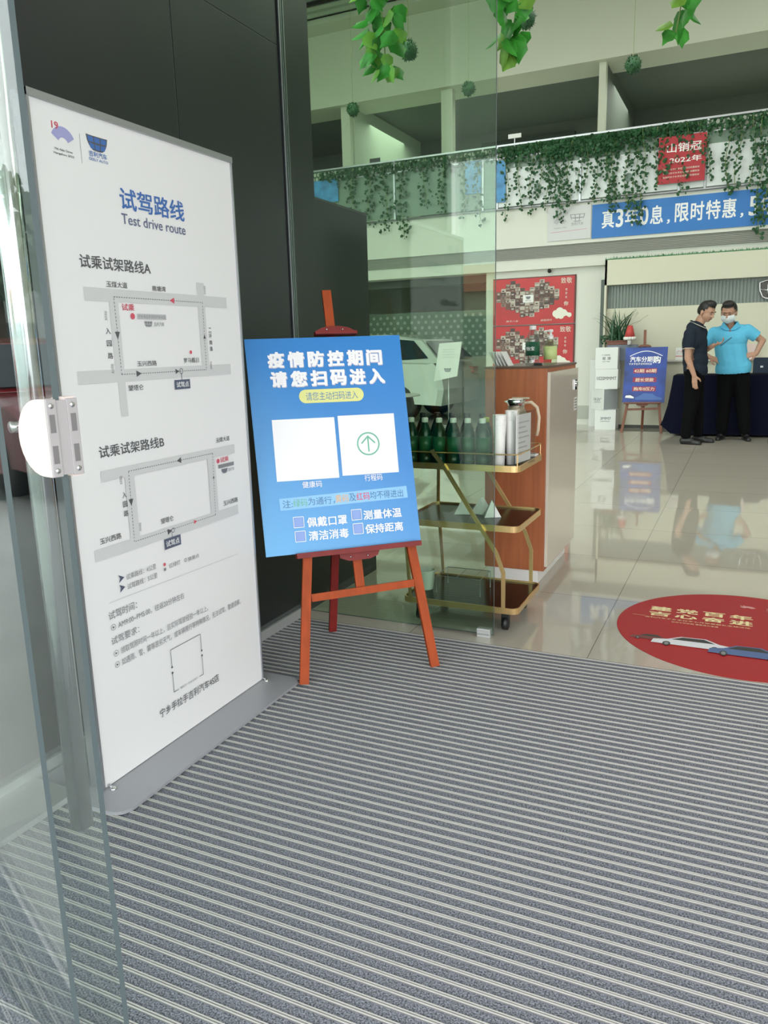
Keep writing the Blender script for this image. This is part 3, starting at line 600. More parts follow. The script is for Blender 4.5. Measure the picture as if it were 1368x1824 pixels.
# ================================================================== DRINKS CART
ct = thing('serving_cart', 'three tier rose gold serving cart behind the glass edge', 'cart', (-1.145, 3.41, 0))
CW, CD = 0.28, 0.215
def shelf(z, w=CW, d=CD, th=0.026, r=0.035):
    mb = MB(); mb.prism(rrect(2 * w - 0.006, 2 * d - 0.006, r), z - 0.004, z + 0.002, BLKG); s_ = mb.build('shelf', ct)
    mb = MB(); pts = rrect(2 * w, 2 * d, r); n = len(pts)
    vs = [(p[0], p[1], z + h) for h in (-0.018, 0.010) for p in pts] + [(p[0] * 0.985, p[1] * 0.98, z + h) for h in (-0.018, 0.010) for p in pts]
    fs = []
    for i in range(n):
        j = (i + 1) % n; fs += [(i, j, n + j, n + i), (2 * n + j, 2 * n + i, 3 * n + i, 3 * n + j), (i, 2 * n + i, 2 * n + j, j), (n + i, n + j, 3 * n + j, 3 * n + i)]
    mb.add(vs, fs, GOLD); mb.build('gold_rim', s_); return s_
shelf(0.112); shelf(0.490); tp_s = shelf(0.757)
# top tray gallery rail
mb = MB(); g = [(p[0], p[1], 0.815) for p in rrect(2 * CW - 0.01, 2 * CD - 0.01, 0.035)]; mb.tube(g, 0.003, GOLD, 6, closed=True)
for a, b_ in ((-1, -1), (1, -1), (1, 1), (-1, 1)): mb.tube([(a * (CW - 0.012), b_ * (CD - 0.012), 0.755), (a * (CW - 0.012), b_ * (CD - 0.012), 0.815)], 0.003, GOLD, 6)
mb.build('gallery_rail', tp_s)
for yy in (-CD - 0.006, CD + 0.006):
    mb = MB()
    pts = [(-1.262, 0.828), (-1.256, 0.813), (-1.211, 0.760), (-0.962, 0.374), (-0.930, 0.286), (-0.929, 0.105)]
    pts = [Vector((p[0] + 1.145 + (0.012 if yy > 0 else 0), yy, p[1])) for p in pts]
    for p, q in zip(pts, pts[1:]): mb.bar(p, q, 0.017, 0.010, GOLD)
    mb.build('slanted_side_bar', ct)
    mb = MB(); pts = [(-1.40, 0.757), (-1.405, 0.49), (-1.38, 0.12)]
    pts = [Vector((p[0] + 1.145, yy * (1 if yy < 0 else 0.98), p[1])) for p in pts]
    for p, q in zip(pts, pts[1:]): mb.bar(p, q, 0.014, 0.010, GOLD)
    mb.build('rear_side_bar', ct)
for a in (-1, 1):
    for b_ in (-1, 1):
        mb = MB(); mb.tube([(a * 0.21 - 0.012, b_ * 0.16, 0.032), (a * 0.21 + 0.012, b_ * 0.16, 0.032)], 0.031, BLK, 16); mb.box((a * 0.21 - 0.018, b_ * 0.16 - 0.01, 0.035), (a * 0.21 + 0.018, b_ * 0.16 + 0.01, 0.096), BLK); mb.build('castor', ct)
# bottles on the cart
GB = mat('green_bottle_plastic', S(12, 56, 38), 0.12); GB2 = mat('dark_green_bottle', S(12, 42, 34), 0.15)
gl = mat('green_label', S(22, 88, 56), 0.35); SHZ = 0.760
proto = bottle('green drink bottle in the front row on the cart, left end', (-1.385, 3.245, SHZ), 0.205, 0.031, GB, gl, PLEX, 'green bottles on the cart')
ords = ['leftmost', 'second from left', 'third from left', 'fourth from left', 'fifth from left', 'sixth from left']
proto['label'] = 'white capped dark drink bottle, leftmost of the front row on the cart'
for i in range(1, 6): dup(proto, (-1.385 + i * 0.068, 3.245, SHZ), 0, 'white capped green drink bottle, %s in the front row on the cart' % ords[i])
proto2 = bottle('dark capped green drink bottle, leftmost of the back row on the cart', (-1.36, 3.325, SHZ), 0.222, 0.031, GB2, GRL, BLK, 'green bottles on the cart')
for i in range(1, 5): dup(proto2, (-1.36 + i * 0.072, 3.325, SHZ), 0, 'dark capped green drink bottle, %s in the back row on the cart' % ords[i])
yl = bottle('small green drink bottle with a yellow cap at the right end of the bottles', (-1.045, 3.30, SHZ), 0.205, 0.028, GB, gl, mat('yellow_cap', S(180, 190, 50), 0.4))
# cups, acrylic holder, jug
CUP = mat('paper_cup_white', S(238, 236, 232), 0.5)
def cupstack(label, loc, h, r=0.033):
    t = thing('paper_cup_stack', label, 'cups', loc, 0, 'paper cup stacks on the cart')
    mb = MB(); pr = [(r * 0.78, 0.0)]; z = 0.0
    pr += [(r * 0.86, h * 0.55), (r * 0.97, h * 0.80)]
    n = 7
    for i in range(n): z = h * (0.80 + 0.2 * i / n); pr += [(r * 0.97, z + 0.001), (r * 1.03, z + h * 0.2 / n * 0.4), (r * 0.97, z + h * 0.2 / n * 0.8)]
    pr += [(r * 1.04, h), (r * 0.95, h), (r * 0.8, h - 0.03)]
    mb.lathe(pr, CUP, n=24); mb.build('stacked_cups', t); return t
# stacked upside down: wide rim at the bottom
c1 = cupstack('shorter stack of white paper cups against the glass edge on the cart', (-0.968, 3.245, SHZ), 0.222, 0.030)
c2 = cupstack('taller stack of white paper cups beside the acrylic holder', (-0.930, 3.300, SHZ), 0.236, 0.028)
ACR = glass('acrylic_sheet', (0.94, 0.95, 0.95, 1), 1.4, 0.03)
ac = thing('acrylic_menu_holder', 'clear acrylic leaflet holder standing on the cart beside the paper cups', 'holder', (-0.885, 3.33, SHZ), math.radians(82))
mb = MB(); mb.box((-0.09, -0.02, 0), (0.09, -0.016, 0.235), ACR); mb.box((-0.09, 0.016, 0), (0.09, 0.02, 0.235), ACR); mb.box((-0.09, -0.02, 0), (0.09, 0.02, 0.003), ACR); mb.build('acrylic_panel', ac)
mb = MB(); mb.box((-0.08, -0.002, 0.01), (0.08, 0.0, 0.22), PAPER)
mb.flat = True
for i in range(7): rect(mb, -0.06, 0.05 + i * 0.022, 0.06 - 0.02 * (i % 3), 0.056 + i * 0.022, LGR, planeT((0, -0.0026, 0), (1, 0, 0), (0, 0, 1)))
mb.build('paper_insert', ac)
jg = thing('thermos_jug', 'silver and champagne thermos jug behind the cups on the cart', 'jug', (-0.965, 3.50, SHZ))
JM = mat('champagne_jug', S(190, 176, 156), 0.3, 0.7)
mb = MB(); mb.lathe([(0.055, 0), (0.062, 0.01), (0.062, 0.16), (0.056, 0.195), (0.040, 0.225), (0.036, 0.245)], JM, n=28); mb.build('jug_body', jg)
mb = MB(); mb.lathe([(0.040, 0.243), (0.041, 0.268), (0.036, 0.274)], STEEL, n=24); mb.box((-0.02, -0.014, 0.272), (0.062, 0.014, 0.280), JM, bev=0.003); mb.prism([(-0.055, 0.262), (-0.030, 0.250), (-0.030, 0.270)], -0.012, 0.012, STEEL, 'y'); mb.build('lid', jg)
mb = MB(); mb.tube([(0.036, 0, 0.255), (0.070, 0, 0.258), (0.098, 0, 0.235), (0.108, 0, 0.19), (0.104, 0, 0.13), (0.098, 0, 0.105)], 0.0075, mat('cream_handle', S(206, 186, 160), 0.4), 10); mb.build('handle', jg)
mb = MB(); mb.box((-0.03, -0.02, 0), (0.03, 0.02, 0.012), PLEX, bev=0.003); mb.box((-0.02, -0.012, 0.012), (0.02, 0.012, 0.016), ALU); tag(mb.build('remote_control', loc=(-0.905, 3.56, SHZ)), 'small white tray item behind the acrylic holder on the cart', 'box')
cu = thing('white_cup', 'white plastic cup on the bottom shelf of the cart', 'cup', (-1.365, 3.36, 0.115))
mb = MB(); mb.lathe([(0.028, 0), (0.030, 0.004), (0.041, 0.095), (0.043, 0.098), (0.038, 0.098), (0.028, 0.01), (0.001, 0.009)], CUP, n=24); mb.build('cup_body', cu)
wr = thing('wire_rack', 'thin wire rack on the bottom shelf beside the white cup', 'rack', (-1.20, 3.40, 0.115))
mb = MB()
for yy in (-0.08, 0.08):
    mb.tube([(-0.10, yy, 0.002), (-0.10, yy, 0.085), (0.12, yy, 0.085), (0.12, yy, 0.002)], 0.002, ALU, 6)
for xx in (-0.10, 0.0, 0.12): mb.tube([(xx, -0.08, 0.085), (xx, 0.08, 0.085)], 0.0018, ALU, 6)
mb.build('wire_frame', wr)
# papers on the middle shelf
pz = []
for i, (x, y, a) in enumerate(((-1.20, 3.42, 0.3), (-1.12, 3.45, -0.2), (-1.05, 3.40, 0.5))):
    mb = MB(); T_ = Matrix.Rotation(a, 4, 'Z')
    mb.add([(-0.04, -0.03, 0), (0.04, -0.03, 0), (0.0, 0.0, 0.075), (-0.035, 0.04, 0), (0.045, 0.035, 0), (0.005, 0.02, 0.075)], [(0, 1, 2), (3, 4, 5), (1, 4, 5, 2), (0, 3, 5, 2), (0, 1, 4, 3)], PAPER, False, T_)
    tag(mb.build('folded_napkin', loc=(x, y, 0.493)), ['folded white napkin, leftmost on the middle shelf of the cart', 'folded white napkin in the middle of the cart\'s middle shelf', 'folded white napkin, rightmost on the middle shelf of the cart'][i], 'napkin', 'folded napkins on the cart')

# ================================================================== FLOOR STICKER
RED = mat('sticker_red', S(166, 18, 28), 0.45, spec=0.25); CGD = mat('sticker_gold', S(240, 224, 172), 0.4)
fs_ = thing('round_floor_sticker', 'large round red floor sticker just inside the mat', 'sticker', (0.05, 3.59, 0.0))
mb = MB(); mb.prism([(0.535 * math.cos(2 * PI * k / 96), 0.535 * math.sin(2 * PI * k / 96)) for k in range(96)], 0.0005, 0.0018, RED); mb.build('sticker_disc', fs_)
mb = MB(); mb.flat = True; T = Matrix.Translation((0, 0, 0.0021))
for i, ch in enumerate('建党百年'):
    x = -0.41 + i * 0.118; mb.text(ch, (x, 0.165, x + 0.098, 0.228), CGD, T, 0.035)
for i, ch in enumerate('吉心奋进'):
    x = -0.41 + i * 0.118; mb.text(ch, (x, 0.088, x + 0.098, 0.150), CGD, T, 0.035)
mb.text('吉利汽车宁乡手拉手七月钜惠献礼全城活动', (-0.42, 0.052, 0.03, 0.068), CGD, T); mb.text('拉动千万补贴 惠聚百万家庭', (-0.30, 0.018, -0.10, 0.034), CGD, T); line(mb, (-0.48, 0.075), (-0.42, 0.070), 0.002, CGD, T)
fan_emblem(mb, 0.02, 0.36, 0.07, T, mat('sticker_pale', S(214, 150, 150), 0.4), 0, MATS['sticker_pale'])
mb.text('吉利汽车', (0.10, 0.345, 0.19, 0.375), MATS['sticker_pale'], T); mb.text('GEELY AUTO', (0.10, 0.33, 0.19, 0.34), MATS['sticker_pale'], T)
for i in range(9): line(mb, (0.12 + i * 0.012, -0.10), (0.16 + i * 0.012, 0.10), 0.0025, CGD, T)
def printed_car(x, y, w, h, body, z):
    pr = [(0, 0.15), (0.02, 0.5), (0.2, 0.62), (0.36, 0.95), (0.68, 1.0), (0.85, 0.65), (1, 0.55), (1, 0.15)]
    mb.add([(x + p[0] * w, y + p[1] * h, z) for p in pr], [list(range(8))], body, False, T)
    pr = [(0.25, 0.62), (0.38, 0.90), (0.66, 0.94), (0.8, 0.64)]; mb.add([(x + p[0] * w, y + p[1] * h, z + 0.0003) for p in pr], [list(range(4))], BLK, False, T)
    for c in (0.2, 0.8): disc(mb, x + c * w, y + 0.2 * h, 0.05 * w, BLK, T, z + 0.0004, 18, 0.2 * h); disc(mb, x + c * w, y + 0.2 * h, 0.03 * w, MGR, T, z + 0.0006, 18, 0.13 * h)
printed_car(-0.45, -0.245, 0.16, 0.075, mat('printed_car_red', S(110, 24, 30), 0.4), 0.0); printed_car(-0.36, -0.285, 0.32, 0.13, mat('printed_car_white', S(222, 222, 230), 0.4), 0.0008); printed_car(-0.13, -0.32, 0.30, 0.14, mat('printed_car_navy', S(70, 96, 150), 0.4), 0.0016); printed_car(0.16, -0.285, 0.30, 0.12, MATS['printed_car_white'], 0.0008)
mb.build('printed_artwork', fs_)

# ================================================================== POSTERS ON THE FAR WALL
PR = mat('photo_poster_red', S(186, 40, 44), 0.4, noise=(1.5, 0.25, (1, 1, 1))); TH = [mat('photo_print_%s' % n_, c_, 0.5) for n_, c_ in (('dark', S(74, 62, 58)), ('mid', S(130, 116, 106)), ('pale', S(186, 178, 166)), ('brown', S(104, 76, 66)))]
CLD = mat('printed_cloud', S(226, 224, 210), 0.5)
def photo_poster(label, z0, z1):
    t = thing('photo_wall_poster', label, 'poster', (-3.165, 12.44, z0), 0, 'red heart photo posters'); h = z1 - z0
    mb = MB(); mb.box((-0.66, -0.012, 0), (0.655, 0.008, h), PR); mb.build('poster_board', t)
    mb = MB(); mb.box((0.64, -0.016, 0), (0.662, 0.008, h), mat('poster_brown_edge', S(92, 44, 40), 0.5)); mb.box((-0.66, -0.016, h - 0.012), (0.655, 0.008, h), MATS['poster_brown_edge']); mb.build('frame', t)
    mb = MB(); mb.flat = True; T = planeT((0, -0.0125, 0), (1, 0, 0), (0, 0, 1)); rnd = random.Random(3)
    cols = {-6: (3, 5), -5: (2, 6), -4: (1, 7), -3: (1, 8), -2: (0, 7), -1: (-1, 6), 0: (-1, 5), 1: (-1, 6), 2: (0, 7), 3: (1, 8), 4: (1, 7), 5: (2, 6), 6: (3, 5)}
    cw = 0.078; ch = h * 0.078
    for c, (a, b_) in cols.items():
        for r in range(a, b_ + 1):
            x = -0.10 + c * cw; y = h * 0.24 + r * ch + (0.0 if c % 2 else 0.012)
            rect(mb, x - cw * 0.49, y, x + cw * 0.49, y + ch * 0.97, rnd.choice(TH), T); rect(mb, x - cw * 0.3, y + ch * 0.15, x + cw * 0.2, y + ch * 0.5, rnd.choice(TH), T, 0.0004)
            rect(mb, x - cw * 0.44, y + ch * 0.62, x + cw * 0.3, y + ch * 0.8, rnd.choice(TH), T, 0.0004)
    rect(mb, -0.17, h * 0.47, 0.0, h * 0.63, PAPER, T, 0.0008); brand_badge(mb, -0.085, h * 0.57, 0.08, 0.04, T, 0.001, MGR, DGR); mb.text('吉利汽车', (-0.13, h * 0.49, -0.04, h * 0.53), DGR, T, 0, 0.001)
    for cx, cz, r in ((0.36, 0.18, 0.055), (0.42, 0.22, 0.06), (0.48, 0.19, 0.055), (0.44, 0.14, 0.05), (0.57, 0.15, 0.035), (0.53, 0.17, 0.03), (0.38, 0.13, 0.035)): disc(mb, cx, h * cz / 0.78 * 0.9, r, CLD, T, 0.0004, 20)
    mb.text('致敬', (0.43, h * 0.83, 0.60, h * 0.95), CLD, T, 0.0, 0.0004)
    for i, c_ in enumerate('感恩有'): mb.text(c_, (0.50, h * (0.68 - 0.08 * i), 0.53, h * (0.73 - 0.08 * i)), CLD, T, 0, 0.0004)
    mb.text('你', (0.48, h * 0.37, 0.55, h * 0.46), CLD, T, 0.01, 0.0004)
    mb.text('携手八年', (-0.44, h * 0.06, -0.24, h * 0.10), CLD, T, 0, 0.0004); mb.text('感恩同行', (0.12, h * 0.06, 0.30, h * 0.10), CLD, T, 0, 0.0004)
    mb.build('printed_artwork', t)
photo_poster('upper red poster with a heart of photographs on the white wall', 1.58, 2.305)
photo_poster('lower red poster with a heart of photographs behind the bottles', 0.845, 1.57)
mb = MB(); mb.sphere((0, 0, 0), 0.030, BLK); mb.tube([(0, 0.0, 0.0), (0, 0.05, 0.01)], 0.015, BLK, 10); tag(mb.build('security_camera', loc=(-2.91, 12.38, 2.375)), 'small black round camera above the red posters', 'camera')

# ================================================================== RECEPTION WALL AND DESK AREA
RW = mat('reception_cream', S(206, 204, 184), 0.5)
rw = thing('reception_partition', 'cream reception partition wall with a grey slatted band', 'partition', (0.5, 12.2, 0))
mb = MB(); mb.box((-2.52, 0, 0), (3.0, 0.15, 1.76), RW); mb.box((-2.52, -0.10, 2.095), (3.0, 0.15, 2.45), RW); mb.box((-2.52, -0.10, 0), (-2.49, 0.15, 2.45), RW); mb.build('panel', rw)
SLAT = mat('grey_slats', S(126, 136, 130), 0.4); mb = MB(); mb.box((-2.49, 0.03, 1.76), (3.0, 0.10, 2.095), SLAT)
x = -2.48
while x < 3.0: mb.box((x, 0.012, 1.76), (x + 0.022, 0.03, 2.095), SLAT); x += 0.045
mb.build('slatted_band', rw)
em_ = thing('wall_emblem', 'chrome shield shaped car emblem on the grey slatted band', 'emblem', (0.20, 12.19, 1.92))
T = planeT((0, -0.03, 0), (1, 0, 0), (0, 0, 1)); mb = MB()
sh = [(-0.145, 0.10), (-0.07, 0.125), (0, 0.13), (0.07, 0.125), (0.145, 0.10), (0.14, 0.0), (0.10, -0.09), (0.05, -0.115), (0, -0.12), (-0.05, -0.115), (-0.10, -0.09), (-0.14, 0.0)]
mb.tube([tuple(T @ Vector((p[0], p[1], 0))) for p in sh], 0.010, STEEL, 8, closed=True); mb.tube([tuple(T @ Vector((-0.13, 0.01, 0))), tuple(T @ Vector((0, -0.01, 0))), tuple(T @ Vector((0.13, 0.01, 0)))], 0.007, STEEL, 8)
for xx in (-0.045, 0.045): mb.tube([tuple(T @ Vector((xx, 0.125, 0))), tuple(T @ Vector((xx * 0.9, -0.11, 0)))], 0.006, STEEL, 8)
mb.build('chrome_outline', em_)
mb = MB(); mb.prism([(p[0] * 0.94, p[1] * 0.94) for p in sh], -0.028, -0.004, mat('emblem_dark', S(70, 66, 62), 0.4), 'z', T); mb.build('emblem_back', em_)
# artificial grass along the top
GRS = mat('artificial_grass', S(70, 128, 84), 0.7, noise=(30, 0.4, (1, 1, 1)))
mb = MB(); rnd = random.Random(5)
for i in range(1500):
    x = rnd.uniform(-2.02, 3.4); y = rnd.uniform(12.10, 12.28); a = rnd.uniform(0, PI); h = rnd.uniform(0.02, 0.05) * (1.5 if rnd.random() < .05 else 1); w = 0.010
    mb.add([(x - w * math.cos(a), y - w * math.sin(a), 2.45), (x + w * math.cos(a), y + w * math.sin(a), 2.45), (x + rnd.uniform(-.02, .02), y + rnd.uniform(-.02, .02), 2.45 + h)], [(0, 1, 2)], GRS)
mb.box((-2.02, 12.10, 2.451), (3.4, 12.29, 2.464), GRS)
o = mb.build('artificial_grass', loc=(0, 0, 0.0)); tag(o, 'strip of artificial green grass along the top of the reception partition', 'grass', kind='stuff')
# low counter in front
dk = thing('reception_counter', 'long white reception counter behind the navy table', 'counter', (0.6, 11.98, 0))
mb = MB(); mb.box((-2.55, 0.08, 0.05), (2.8, 0.21, 0.975), RW); mb.build('front_panel', dk)
mb = MB(); mb.box((-2.58, 0.04, 0.975), (2.8, 0.21, 1.0), WHITEP); mb.build('countertop', dk)
mb = MB(); mb.box((-2.55, 0.09, 0.0), (2.8, 0.20, 0.05), mat('dark_kick', S(70, 70, 66), 0.5)); mb.build('kick_board', dk)
nt_ = thing('notice_card', 'white card with red characters standing on the reception counter', 'card', (-0.85, 12.06, 1.0))
mb = MB(); mb.box((-0.13, 0, 0), (0.13, 0.01, 0.17), PAPER); mb.build('card', nt_)
mb = MB(); mb.flat = True; T = planeT((0, -0.001, 0), (1, 0, 0), (0, 0, 1)); mb.text('广汽金融', (-0.11, 0.09, 0.08, 0.13), mat('card_red', S(214, 110, 96), 0.5), T, 0.02); rect(mb, -0.13, 0.045, 0.13, 0.055, MATS['card_red'], T); mb.build('card_print', nt_)
n2 = thing('notice_card', 'pale pink card on the counter behind the person in the blue shirt', 'card', (-0.01, 12.06, 1.0))
mb = MB(); mb.box((-0.07, 0, 0), (0.07, 0.01, 0.20), mat('pink_card', S(226, 202, 196), 0.5)); mb.build('card', n2)
# navy cloth table
NV = mat('navy_cloth', S(10, 13, 34), 0.9, spec=0.15)
tb = thing('folding_table', 'folding table hidden under the navy cloth', 'table', (0.45, 11.5, 0))
mb = MB(); mb.box((-1.35, -0.28, 0.775), (1.35, 0.28, 0.80), PLEX); mb.build('tabletop', tb)
for a in (-1.2, 1.2):
    for b_ in (-0.22, 0.22): mb = MB(); mb.tube([(a, b_, 0), (a, b_, 0.775)], 0.014, ALU, 8); mb.build('leg', tb)
mb = MB(); W, D_ = 1.37, 0.30; ring0 = []
per = []
N = 40
for i in range(N): per.append((-W + 2 * W * i / N, -D_, 0, -1))
for i in range(10): per.append((W, -D_ + 2 * D_ * i / 10, 1, 0))
for i in range(N): per.append((W - 2 * W * i / N, D_, 0, 1))
for i in range(10): per.append((-W, D_ - 2 * D_ * i / 10, -1, 0))
n = len(per); vs = []; lv = [0.812, 0.800, 0.62, 0.40, 0.2, 0.03]
for li, z in enumerate(lv):
    for i, (x, y, nx, ny) in enumerate(per):
        o_ = (0 if li == 0 else 0.008 + (0.03 * math.sin(i * 1.3) + 0.02) * (0.812 - z)); end = abs(nx) * (0.10 * (0.8 - z) if li else 0)
        vs.append((x + nx * (o_ + end * (1.4 if z < .3 else 1)), y + ny * o_, z + (0.10 * (abs(nx)) if li == 5 else 0)))
fs = [list(range(n))] + [(l * n + i, l * n + (i + 1) % n, (l + 1) * n + (i + 1) % n, (l + 1) * n + i) for l in range(len(lv) - 1) for i in range(n)]
mb.add(vs, fs, NV, True); o = mb.build('tablecloth', loc=(0.45, 11.5, 0)); tag(o, 'navy blue cloth draped to the floor over the long table', 'tablecloth')
ch = thing('office_chair', 'dark blue chair behind the navy table with a small white tag', 'chair', (0.13, 11.83, 0)); ch.location = (0.14, 11.2, 0)
CH = mat('chair_blue', S(38, 52, 72), 0.7)
ch.location = (0.155, 11.93, 0)
mb = MB(); mb.prism([(p[0], p[1]) for p in rrect(0.22, 0.40, 0.03)], -0.02, 0.02, CH, 'z', planeT((0, 0, 0.815), (1, 0, 0), (0, -0.05, 1))); mb.build('backrest', ch)
mb = MB(); mb.box((-0.2, -0.40, 0.42), (0.2, -0.02, 0.47), CH, bev=0.01); 
ch_s = None
mb = MB(); mb.box((-0.11, -0.01, 0.44), (0.11, 0.03, 0.66), CH, bev=0.006); mb.build('back_support', ch)
mb = MB(); mb.box((-0.14, -0.02, 0.43), (0.14, 0.055, 0.46), CH, bev=0.01); mb.build('seat', ch)
for a in (-0.12, 0.12):
    for b_ in (-0.01, 0.045): mb = MB(); mb.tube([(a, b_, 0), (a, b_, 0.44)], 0.009, BLK, 8); mb.build('leg', ch)
mb = MB(); mb.box((-0.02, -0.026, 0.88), (0.015, -0.024, 0.905), PAPER); mb.build('white_tag', ch)

# ================================================================== WHITE BOXES, PLANT, HAT
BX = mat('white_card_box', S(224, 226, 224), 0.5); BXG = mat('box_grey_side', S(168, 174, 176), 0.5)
def gift_box(label, loc, w, d, h, rz, txt, side=False):
    t = thing('white_gift_box', label, 'box', loc, rz, 'stacked white boxes')
    mb = MB(); mb.box((-w / 2, -d / 2, 0), (w / 2, d / 2, h - 0.001), BX, bev=0.003)
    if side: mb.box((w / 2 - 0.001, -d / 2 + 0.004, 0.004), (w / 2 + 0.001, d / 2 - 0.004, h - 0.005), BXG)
    mb.build('carton', t)
    mb = MB(); mb.flat = True; T = planeT((0, -d / 2 - 0.001, 0), (1, 0, 0), (0, 0, 1))
    for st, x0, y0, x1, y1 in txt: mb.text(st, (x0, y0, x1, y1), DGR, T, 0.01)
    mb.build('box_print', t); return t
gift_box('white box printed 3MMT, lowest of the stack beside the far easel', (-1.885, 11.87, 0), 0.30, 0.28, 0.30, 0, [('3MM7', -0.07, 0.15, 0.08, 0.19), ('1020MMMT', -0.07, 0.12, 0.07, 0.135)])
gift_box('white box with a grey side, second from the floor in the stack', (-1.93, 11.87, 0.30), 0.28, 0.26, 0.30, math.radians(-40), [('10.25"', -0.08, 0.13, 0.08, 0.17), ('1020MMMT', -0.07, 0.10, 0.07, 0.115)], True)
gift_box('white box printed 1020MMMT, third from the floor in the stack', (-1.885, 11.87, 0.60), 0.32, 0.28, 0.29, 0, [('1020MMMT', -0.14, 0.13, 0.14, 0.18)])
gift_box('white box printed with two dark characters, topmost of the stack', (-1.895, 11.87, 0.89), 0.32, 0.28, 0.31, 0, [('+100%', -0.07, 0.19, 0.05, 0.21), ('星 滑', -0.06, 0.13, 0.06, 0.175), ('2.0T+48V', -0.06, 0.10, 0.05, 0.115)])
ped = thing('white_pedestal', 'slim white pedestal with a pale cap left of the stacked boxes', 'pedestal', (-2.09, 12.28, 0))
mb = MB(); mb.box((-0.12, -0.09, 0.0), (0.06, 0.09, 0.96), BX); mb.build('column', ped)
mb = MB(); mb.box((-0.125, -0.10, 0.96), (0.065, 0.10, 1.02), BX); mb.build('cap', ped)
ps = thing('plant_stand', 'grey plant stand behind the stacked boxes', 'stand', (-1.80, 12.03, 0))
ps.location = (-1.58, 12.06, 0) ; ps.location = (-1.60, 11.98, 1.0)
ps['label'] = 'grey block on the reception counter carrying the potted plant'
mb = MB(); mb.box((-0.32, -0.09, 0.0), (0.10, 0.10, 0.23), mat('stand_grey', S(110, 118, 132), 0.5), bev=0.004); mb.build('block', ps)
pt = thing('potted_plant', 'green spiky potted plant above the stacked white boxes', 'plant', (-1.78, 12.0, 1.23))
mb = MB(); mb.box((-0.15, -0.08, 0.0), (0.15, 0.08, 0.05), mat('terracotta_tray', S(122, 76, 64), 0.6), bev=0.008); mb.box((-0.17, -0.09, 0.05), (0.17, 0.09, 0.065), MATS['terracotta_tray'], bev=0.004); mb.build('planter', pt)
mb = MB(); rnd = random.Random(11); SPK = mat('spiky_leaf', S(44, 84, 56), 0.5, noise=(8, 0.3, (1, 1, 1)))
for i in range(46):
    a = rnd.uniform(0, 2 * PI); bx_ = rnd.uniform(-0.11, 0.11); by_ = rnd.uniform(-0.04, 0.04); L_ = rnd.uniform(0.22, 0.52); sp = rnd.uniform(0.08, 0.42)
    ou = Vector((math.cos(a) * sp, math.sin(a) * sp * 0.4, 0)); sd = Vector((-math.sin(a), math.cos(a), 0)) * 0.015
    pv = []
    for k in range(6):
        q = k / 5; c = Vector((bx_, by_, 0.06)) + ou * (q ** 1.7) * (L_ / 0.4) + Vector((0, 0, L_ * (q - 0.22 * q * q * (sp / .42)))); w = (1 - q) ** 0.6 + 0.03
        pv += [c - sd * w + Vector((0, 0, .003)), c + sd * w]
    mb.add(pv, [(2 * k, 2 * k + 1, 2 * k + 3, 2 * k + 2) for k in range(5)], SPK, True)
for i in range(60):
    c = Vector((rnd.uniform(-0.26, 0.0), rnd.uniform(-0.07, 0.03), rnd.uniform(0.02, 0.14))); mb.sphere(tuple(c), (0.018, 0.012, 0.014), SPK, 6)
mb.build('foliage', pt)
ht = thing('red_paper_cone', 'red paper cone with a white ruffle beside the potted plant', 'decoration', (-1.60, 11.86, 1.23)); 
mb = MB(); RC = mat('red_paper', S(196, 72, 70), 0.6)
mb.lathe([(0.075, 0.11), (0.035, 0.27), (0.03, 0.27)], RC, n=20); mb.build('cone', ht)
mb = MB()
for i in range(14): a = 2 * PI * i / 14; mb.sphere((0.07 * math.cos(a), 0.07 * math.sin(a), 0.09), (0.024, 0.024, 0.026), PLEX, 8)
mb.tube([(0, 0, 0.0), (0, 0, 0.11)], 0.03, PLEX, 10); mb.build('ruffle', ht)

# ================================================================== BANNER, RED SIGN, BALCONY RAILING
BB = mat('banner_blue', S(46, 116, 190), 0.5)
bn = thing('blue_banner', 'long blue banner with white characters on the balcony edge', 'banner', (0.0, 12.29, 2.79))
mb = MB(); mb.box((-2.265, -0.006, 0.0), (2.6, 0.004, 0.475), BB); mb.build('banner_cloth', bn)
mb = MB(); mb.flat = True; T = planeT((0, -0.007, 0), (1, 0, 0), (0, 0, 1))
sB = '真3年0息，限时特惠，5年超低息'
wds = [.20, .13, .21, .14, .20, .20, .21, .20, .21, .20, .16, .14, .21, .21, .21, .21]; x = -2.12
for c_, w in zip(sB, wds):
    if c_ == '，': mb.text(c_, (x + 0.03, 0.12, x + 0.07, 0.18), WHITE, T, 0.02)
    else: mb.text(c_, (x, 0.13, x + w - 0.025, 0.385), WHITE, T, 0.022)
    x += w if c_ != '，' else 0.135
mb.build('banner_lettering', bn)
bw = thing('brand_plate', 'pale grey printed plate left of the blue banner on the balcony edge', 'sign', (-2.61, 12.29, 2.80))
mb = MB(); mb.box((-0.32, -0.006, 0), (0.33, 0.004, 0.48), mat('plate_grey', S(206, 206, 208), 0.5)); mb.build('plate', bw)
mb = MB(); mb.flat = True; fan_emblem(mb, -0.13, 0.28, 0.20, T, LGR, 0, LGR); brand_badge(mb, 0.13, 0.31, 0.22, 0.10, T, 0, MATS['plate_grey'], MGR); mb.text('吉利汽车', (0.04, 0.20, 0.22, 0.245), MGR, T); mb.text('Hangzhou 2022', (-0.22, 0.17, -0.03, 0.19), MGR, T)
line(mb, (-0.27, 0.12), (0.27, 0.14), 0.004, PRED, T); mb.build('plate_print', bw)
rs = thing('red_sales_sign', 'red hanging sign with white characters on the balcony railing', 'sign', (-1.045, 12.20, 3.435))
mb = MB(); mb.box((-0.31, -0.006, 0), (0.31, 0.006, 0.615), mat('sales_red', S(172, 34, 46), 0.5)); mb.build('sign_board', rs)
